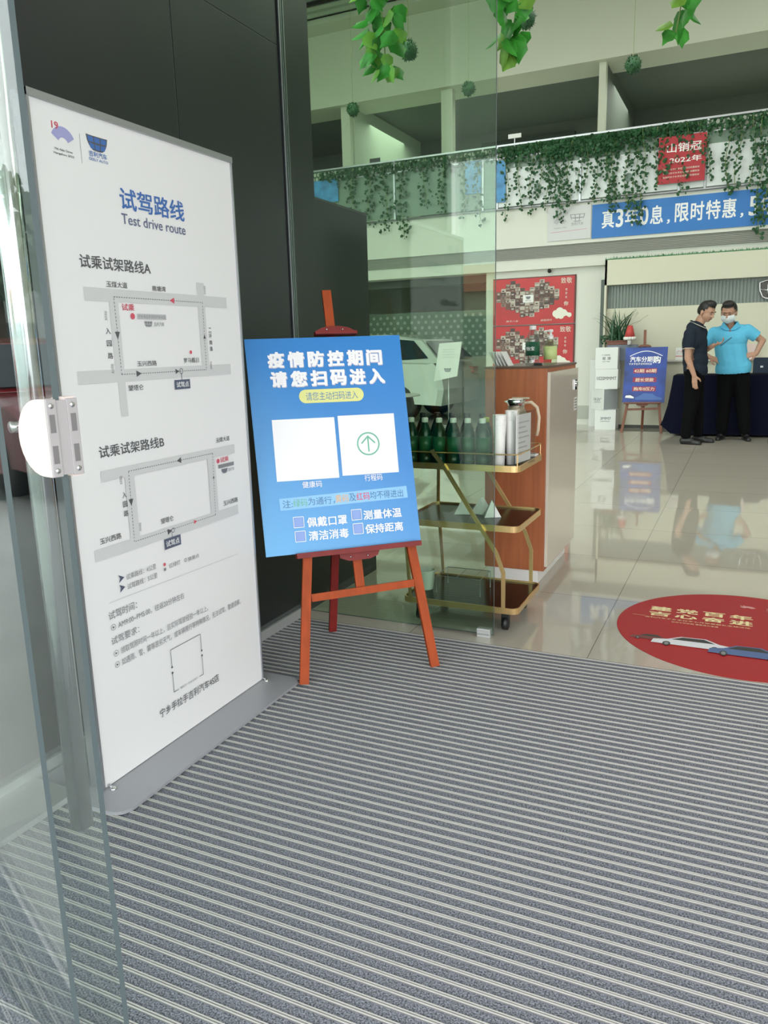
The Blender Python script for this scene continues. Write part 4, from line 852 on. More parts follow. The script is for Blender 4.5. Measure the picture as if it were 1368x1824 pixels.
mb = MB(); mb.flat = True; mb.text('山销冠', (-0.20, 0.40, 0.25, 0.52), WHITE, T, 0.015); mb.text('2022年', (-0.16, 0.26, 0.26, 0.34), WHITE, T, 0.015)
for i in range(3): mb.text('吉利汽车宁乡手拉手限时特惠购车', (-0.24, 0.17 - i * 0.05, 0.24, 0.195 - i * 0.05), CLD, T)
mb.build('sign_lettering', rs)
# railing
rl = thing('balcony_railing', 'upper floor balcony railing with hexagon lattice and glass panels coloured reflection white', 'railing', (-2.0, 12.27, 3.33))
mb = MB(); mb.box((-8, -0.02, 0.90), (8, 0.03, 0.925), ALU); mb.box((-8, -0.02, 0.725), (8, 0.03, 0.745), ALU); mb.tube([(-8, 0, 0.0), (8, 0, 0.0)], 0.018, ALU, 8); mb.build('top_rail', rl)
REFW = mat('reflection_white_panel', S(218, 224, 224), 0.3); DOT = mat('panel_dot', S(120, 140, 132), 0.5); GGL = mat('green_grey_panel', S(116, 138, 122), 0.3)  # first colour paints the whitish reflection on clear railing glass
xs = [-8, -6.5, -5.0, -3.46, -1.95, -1.72, -0.45, 0.93, 1.27, 2.6, 4.0, 6, 8]
for i, (a, b_) in enumerate(zip(xs, xs[1:])):
    m_ = GGL if b_ <= -1.72 and a < -1.73 else REFW
    mb = MB(); mb.box((a + 0.02, 0.0, 0.03), (b_ - 0.02, 0.012, 0.72), m_)
    if m_ is REFW and b_ - a > .5: mb.box((a + 0.02, -0.004, 0.58), (b_ - 0.02, 0.0, 0.72), GGL); disc(mb, (a + b_) / 2, 0.26, 0.06, DOT, planeT((0, -0.002, 0), (1, 0, 0), (0, 0, 1)), 0, 20)
    mb.build('railing_panel', rl)
    mb = MB(); mb.box((b_ - 0.015, -0.015, 0), (b_ + 0.015, 0.02, 0.92), ALU); mb.build('post', rl)
mb = MB(); HX = mat('hexagon_lattice', S(176, 186, 168), 0.5); HG = mat('hexagon_field', S(70, 100, 76), 0.6)
mb.box((-8, 0.012, 0.74), (8, 0.03, 0.905), HG)
x = -7.95; k = 0
while x < 7.95:
    for r_ in range(2):
        cx = x + (0.032 if r_ else 0); cz = 0.785 + r_ * 0.072
        mb.add([(cx + 0.027 * math.cos(PI / 6 + PI / 3 * q), 0.011, cz + 0.031 * math.sin(PI / 6 + PI / 3 * q)) for q in range(6)], [tuple(range(6))], HX)
    x += 0.066
mb.build('hexagon_lattice', rl)
# ivy
def leafquad(mb, c, s_, m, rnd, broad=1.0):
    n_ = Vector((rnd.uniform(-1, 1), rnd.uniform(-1.6, -0.3), rnd.uniform(-0.5, 0.8))).normalized(); d = Vector((rnd.uniform(-0.8, 0.8), 0, -1)); d = (d - n_ * d.dot(n_)).normalized(); u = n_.cross(d)
    pts = [(0, 0), (0.42, 0.12), (0.5, 0.45), (0.2, 0.7), (0, 1.0), (-0.2, 0.7), (-0.5, 0.45), (-0.42, 0.12)]
    mb.add([c] + [c + u * p[0] * s_ * broad + d * p[1] * s_ + n_ * (0.12 * s_ * (0 if abs(p[0]) < .1 else -1)) for p in pts[1:]], [(0, 1, 2, 3, 4), (0, 4, 5, 6, 7)], m, True)
rnd = random.Random(21)
def ivy(x, zt, zb, dens, label, spread=0.05, size=0.05):
    t = thing('hanging_ivy', label, 'ivy', (x, 12.20, zt), 0, 'ivy strands on the balcony railing'); mb = MB(); st = MB(); z = 0
    pts = []
    while z > zb - zt:
        c = Vector((0.03 * math.sin(z * 7 + x * 9), rnd.uniform(-0.02, 0.03), z)); pts.append(c); z -= 0.05
        for _ in range(dens): leafquad(mb, c + Vector((rnd.uniform(-spread, spread), rnd.uniform(-0.04, 0.02), rnd.uniform(-.03, .03))), rnd.uniform(0.6, 1.1) * size, LF1, rnd)
    st.tube(pts, 0.004, STEM, 5, cap=False); st.build('stem', t); mb.build('leaves', t)
strands = [(-3.55, 3.16, 2, .05), (-3.35, 3.30, 2, .04), (-3.17, 3.20, 3, .06), (-3.04, 3.42, 3, .05), (-2.93, 3.26, 3, .04), (-2.83, 3.28, 4, .07), (-2.72, 3.06, 4, .08), (-2.60, 3.30, 3, .06), (-2.45, 3.42, 2, .05), (-2.36, 3.50, 2, .04),
           (-2.22, 3.30, 3, .05), (-2.05, 3.28, 4, .07), (-1.96, 3.10, 4, .07), (-1.78, 3.10, 2, .04), (-1.66, 2.90, 4, .07), (-1.55, 3.06, 3, .06), (-1.38, 3.40, 2, .05), (-1.27, 3.50, 4, .07), (-1.12, 3.62, 3, .06), (-0.98, 3.25, 3, .06), (-0.80, 3.62, 2, .04), (-0.70, 3.42, 3, .04), (-0.45, 3.22, 3, .03), (-0.33, 3.30, 3, .05),
           (-0.14, 3.30, 3, .04), (-0.04, 2.60, 4, .06), (0.06, 2.85, 4, .06), (-5.9, 3.30, 4, .10), (-5.6, 3.15, 4, .10), (-5.3, 3.00, 4, .10), (-6.2, 3.5, 4, .10), (-4.60, 3.35, 3, .06), (-4.25, 3.22, 2, .05), (-4.0, 3.12, 2, .06), (-4.9, 3.45, 3, .09)]
ORD = 'first second third fourth fifth sixth seventh eighth ninth tenth eleventh twelfth thirteenth fourteenth fifteenth sixteenth seventeenth eighteenth nineteenth twentieth'.split() + ['twenty-' + q for q in 'first second third fourth fifth sixth seventh eighth ninth'.split()] + ['thirtieth'] + ['thirty-' + q for q in 'first second third fourth fifth'.split()]
for i, (x, zb, dn, sp) in enumerate(sorted(strands)):
    ln = 'long' if zb < 3.12 else ('short' if zb > 3.38 else 'medium')
    w = 'bushy' if dn >= 4 else ('sparse' if dn == 2 else 'narrow')
    pos = 'behind the green glass door' if x < -3.8 else ('above the pale grey plate' if x < -2.3 else ('left of the red hanging sign' if x < -1.4 else ('over the red hanging sign' if x < -0.72 else 'right of the red hanging sign')))
    ivy(x, 4.20, zb, dn, '%s %s ivy strand %s, %s from the left' % (ln, w, pos, ORD[i]), sp + 0.01, 0.055)
mb = MB()
for i in range(2600):
    x = rnd.choice([rnd.uniform(-6.8, 0.6), rnd.uniform(-3.6, -0.9), rnd.uniform(-2.9, -1.9)]); z = 4.22 - abs(rnd.gauss(0, 0.10)); leafquad(mb, Vector((x, 12.21 + rnd.uniform(-0.03, 0.03), z)), rnd.uniform(0.04, 0.065), LF1, rnd)
o = mb.build('ivy_garland', loc=(0, 0, 0)); tag(o, 'dense green ivy garland running along the balcony top rail', 'ivy', kind='stuff')
# upstairs signs and posters
for x, y, z, w, h, lb in ((-3.45, 12.26, 4.33, 0.20, 0.06, 'small white room plate above the ivy beside the glass door edge'), (-6.62, 13.2, 4.68, 0.20, 0.07, 'small white room plate upstairs at the far left')):
    t = thing('room_plate', lb, 'sign', (x, y, z)); mb = MB(); mb.box((-w / 2, 0, 0), (w / 2, 0.012, h), PAPER); mb.build('plate', t); mb = MB(); mb.box((-0.006, 0.003, -0.40 if y < 12.4 else 0.0), (0.006, 0.01, 0.65 if y > 12.4 else 0), ALU); mb.build('bracket', t)
mb = MB(); mb.box((-0.10, 0, 0), (0.10, 0.01, 0.26), DGR); t = thing('wall_photo', 'small dark picture on the upstairs wall behind the glass', 'picture', (-6.1, 12.9, 4.22)); mb.build('picture', t)
BP = mat('blue_poster', S(66, 140, 196), 0.4, noise=(6, 0.4, (1, 1, 1)))
for x, w, z0, h, lb in ((-3.66, 0.16, 3.43, 0.60, 'blue poster on the railing at the glass door edge'), (-6.74, 0.50, 3.72, 0.36, 'wide blue poster on the railing at the far left'), (-4.10, 0.26, 3.60, 0.48, 'narrow blue poster on the railing seen through green glass')):
    t = thing('railing_poster', lb, 'poster', (x, 12.235, z0)); mb = MB(); mb.box((-w / 2, 0, 0), (w / 2, 0.008, h), BP); mb.build('poster_sheet', t)

# hanging vines and grass balls
rnd = random.Random(4)
def vine(x, y, zb, label, size=0.085, n=26, spread=0.085, topz=6.4):
    t = thing('hanging_vine', label, 'vine', (x, y, zb), 0, 'leafy vines hanging from the ceiling'); mb = MB(); st = MB()
    pts = [Vector((0.02 * math.sin(k * 0.9), 0.01 * math.cos(k), 0.04 + k * 0.10)) for k in range(int((3.7 - zb) / 0.10))]; pts.append(Vector((0, 0, topz - zb)))
    st.tube(pts, 0.003, STEM, 5, cap=False); st.build('stem', t)
    for i in range(int(n * (3.7 - zb))):
        q = i / n + 0.02; c = Vector((rnd.uniform(-1, 1) * spread * min(1, 0.45 + q * 2.2), rnd.uniform(-.05, .05), q + 0.03)); leafquad(mb, c, rnd.uniform(0.7, 1.1) * size, LF3 if rnd.random() < 0.3 else LF2, rnd, 0.85)
    mb.build('leaves', t)
vine(-1.95, 4.25, 2.72, 'leafy green vine hanging behind the glass, left of the others', 0.115, 110, 0.11)
vine(-1.13, 3.95, 2.60, 'leafy green vine hanging at the glass door edge', 0.105, 85, 0.085)
vine(-0.41, 4.15, 2.63, 'leafy green vine hanging at the right, clear of the glass', 0.105, 60, 0.08)
def ball(x, y, z, r, label):
    t = thing('grass_ball', label, 'decoration', (x, y, z), 0, 'hanging grass balls'); mb = MB(); mb.sphere((0, 0, 0), r * 0.82, LF1, 14)
    g = random.Random(int(abs(x) * 100))
    for i in range(170):
        d = Vector((g.gauss(0, 1), g.gauss(0, 1), g.gauss(0, 1))).normalized(); u = d.orthogonal().normalized() * r * 0.10; e = d * r * g.uniform(0.92, 1.05) + Vector((g.uniform(-.1, .1), g.uniform(-.1, .1), g.uniform(-.1, .1))) * r
        mb.add([d * r * 0.75 - u, d * r * 0.75 + u, e], [(0, 1, 2)], LF1)
    mb.build('foliage_ball', t); mb = MB(); mb.tube([(0, 0, r * 0.8), (0, 0, 6.4 - z)], 0.002, STEM, 4); mb.build('string', t)
ball(-4.532, 9, 4.09, 0.088, 'round green grass ball hanging furthest left behind the glass'); ball(-3.069, 9, 4.10, 0.088, 'round green grass ball hanging behind the glass near its open edge')
ball(-1.29, 9, 4.06, 0.098, 'round green grass ball hanging in front of the upper beam'); ball(-1.88, 7, 3.93, 0.092, 'round green grass ball hanging beside the vine at the glass edge'); ball(-2.95, 7, 3.87, 0.095, 'round green grass ball hanging beside the left vine behind the glass')

# ================================================================== SHOWROOM CAR (behind the glass) AND CAFE TABLE
def car(name, label, loc, rz, paint, L_=4.4, W_=1.8, H_=1.52):
    t = thing(name, label, 'car', loc, rz); k = L_ / 4.4; kh = H_ / 1.52
    low = [(-2.2, .34), (-2.17, .62), (-2.0, .80), (-1.25, .93), (1.55, .98), (2.08, .93), (2.2, .62), (2.17, .32), (-2.1, .22)]
    prof = [(-2.18, .30), (-2.2, .55), (-2.12, .74), (-1.7, .88), (-1.1, .97), (0, 1.0), (1.3, 1.02), (2.0, 1.0), (2.15, .85), (2.2, .55), (2.15, .28)]
    wheels = (-1.35, 1.38); R = 0.36
    bot = []
    for wx in wheels[::-1]:
        for i in range(9):
            a = PI * i / 8; bot.append((wx + R * math.cos(a), 0.30 + R * math.sin(a)))
    outline = prof + bot
    mb = MB(); n = len(outline); vs = []; ws = [(-1, .93), (-.97, 1.0), (.97, 1.0), (1, .93)]
    for y, q in ((-0.5, .96), (-.47, 1), (.47, 1), (.5, .96)):
        vs += [(p[0] * k * q, y * W_, (p[1] * q + (1 - q) * .5) * kh) for p in outline]
    fs = [list(range(n))[::-1], [3 * n + i for i in range(n)]] + [(l * n + i, l * n + (i + 1) % n, (l + 1) * n + (i + 1) % n, (l + 1) * n + i) for l in range(3) for i in range(n)]
    mb.add(vs, fs, paint); mb.build('lower_body', t)
    cab = [(-1.15, .97), (-.35, 1.44), (.1, 1.5), (1.0, 1.5), (1.72, 1.40), (2.13, 1.0)]
    n = len(cab); mb = MB(); vs = []
    for y, q in ((-.46, 0), (-.36, 1), (.36, 1), (.46, 0)):
        for p in cab: vs.append((p[0] * k * (1 if q else 1), (y if q == 0 else y) * W_ if p[1] > 1.1 or q == 0 else math.copysign(.46, y) * W_, p[1] * kh if q or p[1] < 1.1 else p[1] * kh))
    vs = []
    for y in (-.46, -.355, .355, .46):
        for p in cab:
            hi = (p[1] - .97) / .53; yy = math.copysign(.46 - (.105 * hi), y); 
            if abs(y) < .4: yy = math.copysign(.46 - .105 * hi - .03 * hi, y)
            vs.append((p[0] * k, yy * W_, (p[1] - (0.03 * hi if abs(y) > .4 else 0)) * kh))
    fs = [list(range(n))[::-1], [3 * n + i for i in range(n)]] + [(l * n + i, l * n + i + 1, (l + 1) * n + i + 1, (l + 1) * n + i) for l in range(3) for i in range(n - 1)]
    mb.add(vs, fs, paint, False); mb.build('cabin', t)
    GLS = mat('car_window_dark', S(44, 54, 60), 0.08)
    for sgn in (-1, 1):
        for pane in ([(-.98, 1.03), (-.32, 1.40), (.18, 1.44), (.18, 1.03)], [(.26, 1.03), (.26, 1.44), (.95, 1.44), (1.10, 1.03)], [(1.20, 1.05), (1.06, 1.43), (1.58, 1.38), (1.90, 1.08)]):
            mb = MB(); mb.add([(p[0] * k, sgn * (.463 - .105 * (p[1] - .97) / .53 + .004) * W_, p[1] * kh) for p in pane], [(0, 1, 2, 3)], GLS); mb.build('side_window', t)
    mb = MB(); mb.add([(-1.10 * k, -.42 * W_, 1.01 * kh), (-1.10 * k, .42 * W_, 1.01 * kh), (-.40 * k, .33 * W_, 1.42 * kh), (-.40 * k, -.33 * W_, 1.42 * kh)], [(0, 1, 2, 3)], GLS, False, Matrix.Translation((-0.015, 0, 0.012))); mb.build('windscreen', t)
    mb = MB(); mb.add([(1.76 * k, -.35 * W_, 1.36 * kh), (1.76 * k, .35 * W_, 1.36 * kh), (2.08 * k, .41 * W_, 1.05 * kh), (2.08 * k, -.41 * W_, 1.05 * kh)], [(0, 1, 2, 3)], GLS, False, Matrix.Translation((0.02, 0, 0.012))); mb.build('rear_window', t)
    for wx in wheels:
        for sgn in (-1, 1):
            mb = MB(); T_ = Matrix.Translation((wx * k, sgn * W_ * .42, 0.32)) @ Matrix.Rotation(PI / 2, 4, 'X')
            mb.lathe([(0.20, -.1), (0.31, -.1), (0.325, -.08), (0.325, .08), (0.31, .1), (0.20, .1)], BLK, n=28, T=T_); w_ = mb.build('wheel', t)
            mb = MB(); mb.lathe([(0.03, .09 * -sgn), (0.19, .085 * -sgn), (0.2, .06 * -sgn)], ALU, n=10, T=T_); mb.build('rim', w_)
    for sgn in (-1, 1):
        mb = MB(); mb.box((-2.21 * k, sgn * .46 * W_ - .1 * sgn, .66 * kh), (-2.05 * k, sgn * .46 * W_ - .35 * sgn, .76 * kh), mat('lamp_lens', S(226, 230, 232), 0.1), bev=0.01); mb.build('headlamp', t)
        mb = MB(); mb.box((2.08 * k, sgn * .46 * W_ - .05 * sgn, .78 * kh), (2.19 * k, sgn * .46 * W_ - .3 * sgn, .90 * kh), mat('tail_lamp', S(170, 30, 36), 0.2), bev=0.01); mb.build('tail_lamp', t)
        mb = MB(); mb.box((-.80 * k, sgn * .47 * W_, 1.0 * kh), (-.62 * k, sgn * .55 * W_, 1.12 * kh), paint, bev=0.02); mb.build('wing_mirror', t)
        for hxx in (.05, .95): mb = MB(); mb.box((hxx * k, sgn * .5 * W_, .86 * kh), ((hxx + .16) * k, sgn * .512 * W_, .89 * kh), ALU, bev=0.004); mb.build('door_handle', t)
    return t
WPAINT = mat('white_car_paint', S(206, 212, 206), 0.2, coat=0.6)
car('showroom_car', 'white car parked in the showroom behind the green glass', (-6.81, 13.3, 0.0), math.radians(-3), WPAINT)
ft = thing('cafe_table', 'small round showroom table behind the blue poster edge', 'table', (-4.45, 10.0, 0)); RDT = mat('table_pale', S(190, 194, 190), 0.3)
mb = MB(); mb.lathe([(0.28, 0.60), (0.30, 0.605), (0.30, 0.622), (0.28, 0.628)], RDT, n=32); mb.build('tabletop', ft)
mb = MB(); mb.lathe([(0.16, 0), (0.16, 0.015), (0.025, 0.04), (0.025, 0.60)], BLK, n=20); mb.build('pedestal', ft)
fl = thing('pennant_ornament', 'red pennant ornament standing on the round showroom table', 'ornament', (-4.46, 9.95, 0.628))
mb = MB(); mb.lathe([(0.10, 0.06), (0.002, 0.40)], mat('pennant_red', S(190, 50, 90), 0.5), n=4); mb.build('pennant', fl); mb = MB(); mb.lathe([(0.05, 0), (0.05, 0.01), (0.01, 0.02), (0.01, 0.08)], PLEX, n=14); mb.build('stand_foot', fl)
isg = thing('showroom_info_stand', 'white tilted info stand in front of the white showroom car', 'sign', (-4.40, 11.85, 0.0))
mb = MB(); mb.prism([(-0.24, 0.72), (0.16, 0.80), (0.24, 1.34), (-0.14, 1.32)], -0.01, 0.01, PAPER, 'y'); mb.build('panel', isg)
mb = MB(); mb.tube([(0, 0.03, 0.02), (0, 0.03, 0.8)], 0.015, ALU, 8); mb.lathe([(0.14, 0), (0.14, 0.02)], ALU, n=20); mb.build('pole', isg)
mb = MB(); mb.flat = True; T = planeT((0, -0.0112, 0), (1, 0, 0), (0, 0, 1)); brand_badge(mb, 0.0, 0.90, 0.13, 0.06, T, 0, MGR, LGR)
for i in range(4): rect(mb, -0.08, 1.22 - i * 0.04, 0.12, 1.225 - i * 0.04, LGR, T)
mb.build('panel_print', isg)
# dotted screen behind the car
ds = thing('dotted_screen', 'grey green screen with pale dots behind the white showroom car', 'screen', (-6.6, 15.9, 0))
mb = MB(); mb.box((-1.6, 0, 0), (2.2, 0.05, 2.0), mat('screen_green', S(118, 138, 122), 0.6)); mb.build('screen_panel', ds)
mb = MB(); mb.flat = True; T = planeT((0, -0.003, 0), (1, 0, 0), (0, 0, 1)); DTM = mat('screen_dot', S(176, 190, 176), 0.6)
for i in range(22):
    for j in range(8): disc(mb, -1.45 + i * 0.165 + (0.08 if j % 2 else 0), 1.1 + j * 0.115, 0.035, DTM, T, 0, 10)
mb.build('dot_pattern', ds)

# ================================================================== PEOPLE
def capsule(bm, a, b, ra, rb, fl=(1, 1, 1)):
    a = Vector(a); b = Vector(b); n = 14; d = (b - a); L_ = max(d.length, 1e-4); d = d / L_; u = d.orthogonal().normalized(); w = d.cross(u); rings = []
    steps = [(-1 + 0.0, a, ra)]
    seq = []
    for i in range(5): t = PI / 2 * i / 4; seq.append((a - d * ra * math.cos(t), ra * math.sin(t)))
    for i in range(5): t = PI / 2 * i / 4; seq.append((b + d * rb * math.sin(t), rb * math.cos(t)))
    for c, r in seq: rings.append([bm.verts.new(c + Vector([(u * math.cos(2 * PI * k / n) + w * math.sin(2 * PI * k / n))[j] * max(r, 1e-4) * fl[j] for j in range(3)])) for k in range(n)])
    for p, q in zip(rings, rings[1:]):
        for k in range(n): bm.faces.new((p[k], p[(k + 1) % n], q[(k + 1) % n], q[k]))
    bm.faces.new(rings[0][::-1]); bm.faces.new(rings[-1])
def ellip(bm, c, r, rot=None):
    res = bmesh.ops.create_uvsphere(bm, u_segments=20, v_segments=14, radius=1)
    for v in res['verts']:
        p = Vector((v.co.x * r[0], v.co.y * r[1], v.co.z * r[2])); v.co = (rot @ p if rot else p) + Vector(c)
def organic(name, prims, m, parent, voxel=0.006, smooth=4, cut=None):
    bm = bmesh.new()
    for p in prims:
        if p[0] == 'c': capsule(bm, *p[1:])
        else: ellip(bm, *p[1:])
    me = bpy.data.meshes.new(name); bmesh.ops.recalc_face_normals(bm, faces=bm.faces); bm.to_mesh(me); bm.free()
    o = bpy.data.objects.new(name, me); COL.objects.link(o)
    r = o.modifiers.new('r', 'REMESH'); r.mode = 'VOXEL'; r.voxel_size = voxel
    if smooth: s_ = o.modifiers.new('s', 'SMOOTH'); s_.iterations = smooth; s_.factor = 0.6
    dg = bpy.context.evaluated_depsgraph_get(); dg.update(); me2 = bpy.data.meshes.new_from_object(o.evaluated_get(dg))
    bpy.data.objects.remove(o); bpy.data.meshes.remove(me); me2.name = name
    if cut:
        bm = bmesh.new(); bm.from_mesh(me2)
        for v in [v for v in bm.verts if cut(v.co)]: bm.verts.remove(v)
        bm.to_mesh(me2); bm.free()
    me2.materials.clear(); me2.materials.append(m); me2.polygons.foreach_set('use_smooth', [True] * len(me2.polygons))
    o = bpy.data.objects.new(name, me2); COL.objects.link(o); o.parent = parent; return o
def hand(wrist, dirv, palm_n, curl=0.5, s_=1.0, spread=0.12, thumb_side=1):
    """palm, four unequal curled fingers and a thumb; dirv points along the hand, palm_n out of the palm"""
    w = Vector(wrist); d = Vector(dirv).normalized(); pn = Vector(palm_n); pn = (pn - d * pn.dot(d)).normalized(); sd = d.cross(pn) * thumb_side; out = []
    for k in (-1.1, -0.35, 0.4, 1.1): out.append(('c', w + sd * k * 0.012 * s_, w + d * 0.085 * s_ + sd * k * 0.0195 * s_, 0.015 * s_, 0.0125 * s_))
    for k, ln in ((1.1, 0.072), (0.38, 0.080), (-0.36, 0.074), (-1.1, 0.058)):
        p = w + d * 0.088 * s_ + sd * k * 0.0205 * s_; dd = (d + sd * k * spread).normalized(); r = 0.0092 * s_
        for j in range(3):
            a = curl * (0.5 + j * 0.5); q = p + (dd * math.cos(a) + pn * math.sin(a)) * ln * (0.45, 0.32, 0.25)[j] * s_
            out.append(('c', p, q, r, r * 0.92)); p = q; r *= 0.92
    p = w + d * 0.022 * s_ + sd * 0.024 * s_; q = p + (d * 0.6 + sd * 0.75 + pn * 0.25).normalized() * 0.042 * s_; e = q + (d * 0.9 + sd * 0.2 + pn * (0.3 + curl * .5)).normalized() * 0.032 * s_
    out += [('c', p, q, 0.014 * s_, 0.0115 * s_), ('c', q, e, 0.0108 * s_, 0.009 * s_)]
    return out
RX = lambda a: Matrix.Rotation(math.radians(a), 3, 'X')
RY = lambda a: Matrix.Rotation(math.radians(a), 3, 'Y')
RZ = lambda a: Matrix.Rotation(math.radians(a), 3, 'Z')
def head_prims(c, R, s_=1.0):
    """c = centre of head; R rotates local (face looks to -y, x to its left)"""
    f = lambda x, y, z: Vector(c) + R @ (Vector((x, y, z)) * s_)
    return [('e', f(0, 0.012, 0.030), (0.076 * s_, 0.092 * s_, 0.085 * s_), R), ('e', f(0, -0.018, -0.025), (0.063 * s_, 0.070 * s_, 0.072 * s_), R), ('e', f(0, -0.040, -0.072), (0.036 * s_, 0.036 * s_, 0.030 * s_), R),
            ('c', f(0, -0.088, 0.005), f(0, -0.101, -0.024), 0.008 * s_, 0.012 * s_), ('e', f(0.012, -0.090, -0.026), (0.009 * s_,) * 3, R), ('e', f(-0.012, -0.090, -0.026), (0.009 * s_,) * 3, R),
            ('e', f(0, -0.078, -0.050), (0.023 * s_, 0.010 * s_, 0.006 * s_), R), ('e', f(0, -0.075, -0.060), (0.020 * s_, 0.010 * s_, 0.006 * s_), R),
            ('c', f(-0.045, -0.076, 0.026), f(0.045, -0.076, 0.026), 0.009 * s_, 0.009 * s_),
            ('e', f(0.076, 0.008, -0.008), (0.008 * s_, 0.018 * s_, 0.031 * s_), R), ('e', f(-0.076, 0.008, -0.008), (0.008 * s_, 0.018 * s_, 0.031 * s_), R),
            ('c', f(0, 0.025, -0.05), f(0, 0.045, -0.12), 0.050 * s_, 0.052 * s_)]
def face_bits(c, R, parent, s_=1.0, mouth=True):
    f = lambda x, y, z: Vector(c) + R @ (Vector((x, y, z)) * s_)
    for sx in (-1, 1):
        mb = MB(); mb.sphere(tuple(f(sx * 0.030, -0.075, 0.004)), (0.011 * s_, 0.009 * s_, 0.006 * s_), mat('eye_white', S(150, 136, 126), 0.4), 10); mb.sphere(tuple(f(sx * 0.030, -0.0825, 0.003)), (0.005 * s_,) * 3, BLK, 8); mb.build('eye', parent)
        mb = MB(); mb.tube([tuple(f(sx * 0.014, -0.0855, 0.024)), tuple(f(sx * 0.032, -0.084, 0.030)), tuple(f(sx * 0.048, -0.074, 0.026))], [0.003, 0.0035, 0.002], HAIR, 6); mb.build('eyebrow', parent)
    if mouth:
        mb = MB(); mb.tube([tuple(f(-0.022, -0.083, -0.055)), tuple(f(0, -0.0885, -0.054)), tuple(f(0.022, -0.083, -0.055))], 0.0028, mat('lip', S(160, 96, 88), 0.5), 6); mb.build('mouth', parent)
def hair_prims(c, R, s_=1.0):
    f = lambda x, y, z: Vector(c) + R @ (Vector((x, y, z)) * s_)
    return [('e', f(0, 0.014, 0.042), (0.083 * s_, 0.097 * s_, 0.084 * s_), R), ('e', f(0, 0.050, 0.010), (0.079 * s_, 0.064 * s_, 0.078 * s_), R), ('e', f(0.0, -0.016, 0.102), (0.064 * s_, 0.062 * s_, 0.038 * s_), R)]
def hair_cut(c, R, s_=1.0):
    Ri = R.transposed()
    def g(v):
        p = Ri @ (v - Vector(c)) / s_; return (p.y < -0.045 and p.z < 0.068 + 0.1 * abs(p.x)) or (p.y < -0.022 and p.z < 0.040) or (p.y < 0.03 and p.z < 0.010) or p.z < -0.045
    return g
def shoe(name, heel, toe_dir, parent, m):
    d = Vector(toe_dir).normalized(); h = Vector(heel)
    return organic(name, [('c', h + Vector((0, 0, 0.045)), h + d * 0.10 + Vector((0, 0, 0.045)), 0.040, 0.042), ('c', h + d * 0.08 + Vector((0, 0, 0.034)), h + d * 0.19 + Vector((0, 0, 0.028)), 0.038, 0.030), ('c', h + Vector((0, 0, 0.022)), h + d * 0.2 + Vector((0, 0, 0.020)), 0.032, 0.034)], m, parent, 0.008, 3, cut=None)

# --- person in black polo, side view, looking down at a phone
BLKP = mat('navy_black_polo', S(34, 42, 54), 0.9, spec=0.2); TRO = mat('black_trousers', S(9, 9, 12), 0.9, spec=0.12); SHOE = mat('black_shoes', S(22, 22, 24), 0.4); PIP = mat('pale_piping', S(206, 196, 184), 0.6)
m1 = thing('person', 'person in a black polo shirt and black trousers looking down at a phone', 'person', (-0.60, 10.4, 0)); RH = RZ(56) @ RX(22)
hc = Vector((0.088, 0.0, 1.602))
shL = Vector((-0.085, -0.17, 1.345)); shR = Vector((0.03, 0.17, 1.36))     # near and far shoulder
elL = Vector((-0.085, -0.215, 1.06)); wrL = Vector((0.000, -0.215, 0.850))
elR = Vector((0.04, 0.20, 1.10)); wrR = Vector((0.19, 0.00, 1.205))
elR = Vector((0.02, 0.16, 1.10)); 
HS = 1.06
body = head_prims(hc, RH, HS)
body += [('c', (0.04, 0.02, 1.52), (-0.02, 0.02, 1.40), 0.050, 0.055), ('c', (-0.03, -0.06, 1.32), (-0.03, 0.08, 1.32), 0.10, 0.10), ('c', (-0.03, -0.02, 1.30), (0.0, 0.0, 0.98), 0.115, 0.11), ('c', (-0.02, -0.08, 0.93), (-0.02, 0.08, 0.93), 0.105, 0.105),
         ('c', shL, elL, 0.050, 0.040), ('c', elL, wrL, 0.039, 0.027), ('c', shR, elR, 0.050, 0.040), ('c', elR, wrR, 0.039, 0.026),
         ('c', (-0.02, -0.09, 0.90), (-0.03, -0.09, 0.50), 0.080, 0.055), ('c', (-0.03, -0.09, 0.50), (-0.07, -0.10, 0.09), 0.055, 0.038), ('c', (-0.02, 0.09, 0.90), (0.03, 0.09, 0.50), 0.080, 0.055), ('c', (0.03, 0.09, 0.50), (0.06, 0.12, 0.09), 0.055, 0.038)]
body += hand(wrL, (0.10, 0.02, -1), (0.2, 1, 0), 0.35, 1.0, 0.05, 1)
body += hand(wrR, (0.75, -0.15, 0.25), (0.25, -0.2, 0.9), 0.95, 0.95, 0.05, 1)
organic('body', body, SKIN, m1, 0.0055, 2)
face_bits(hc, RH, m1, HS)
organic('hair', hair_prims(hc, RH, HS), HAIR, m1, 0.006, 2, hair_cut(hc, RH, HS))
sl = lambda a, b, q: Vector(a) + (Vector(b) - Vector(a)) * q
shirt = [('c', (-0.045, -0.07, 1.345), (-0.02, 0.09, 1.345), 0.105, 0.105), ('e', (-0.035, 0.0, 1.26), (0.140, 0.21, 0.16), RY(8)), ('c', (-0.03, -0.02, 1.25), (-0.01, 0.0, 0.97), 0.150, 0.140), ('e', (-0.01, 0.0, 1.02), (0.150, 0.185, 0.16), None), ('c', (-0.01, -0.06, 0.93), (-0.01, 0.06, 0.93), 0.135, 0.135),
         ('c', (-0.055, 0.0, 1.42), (-0.01, 0.01, 1.43), 0.085, 0.075), ('c', shL + Vector((0.01, 0, 0)), sl(shL, elL, 0.62), 0.078, 0.066), ('c', shR, sl(shR, elR, 0.62), 0.076, 0.064), ('c', (0.0, -0.05, 0.90), (0.0, 0.05, 0.90), 0.142, 0.142)]
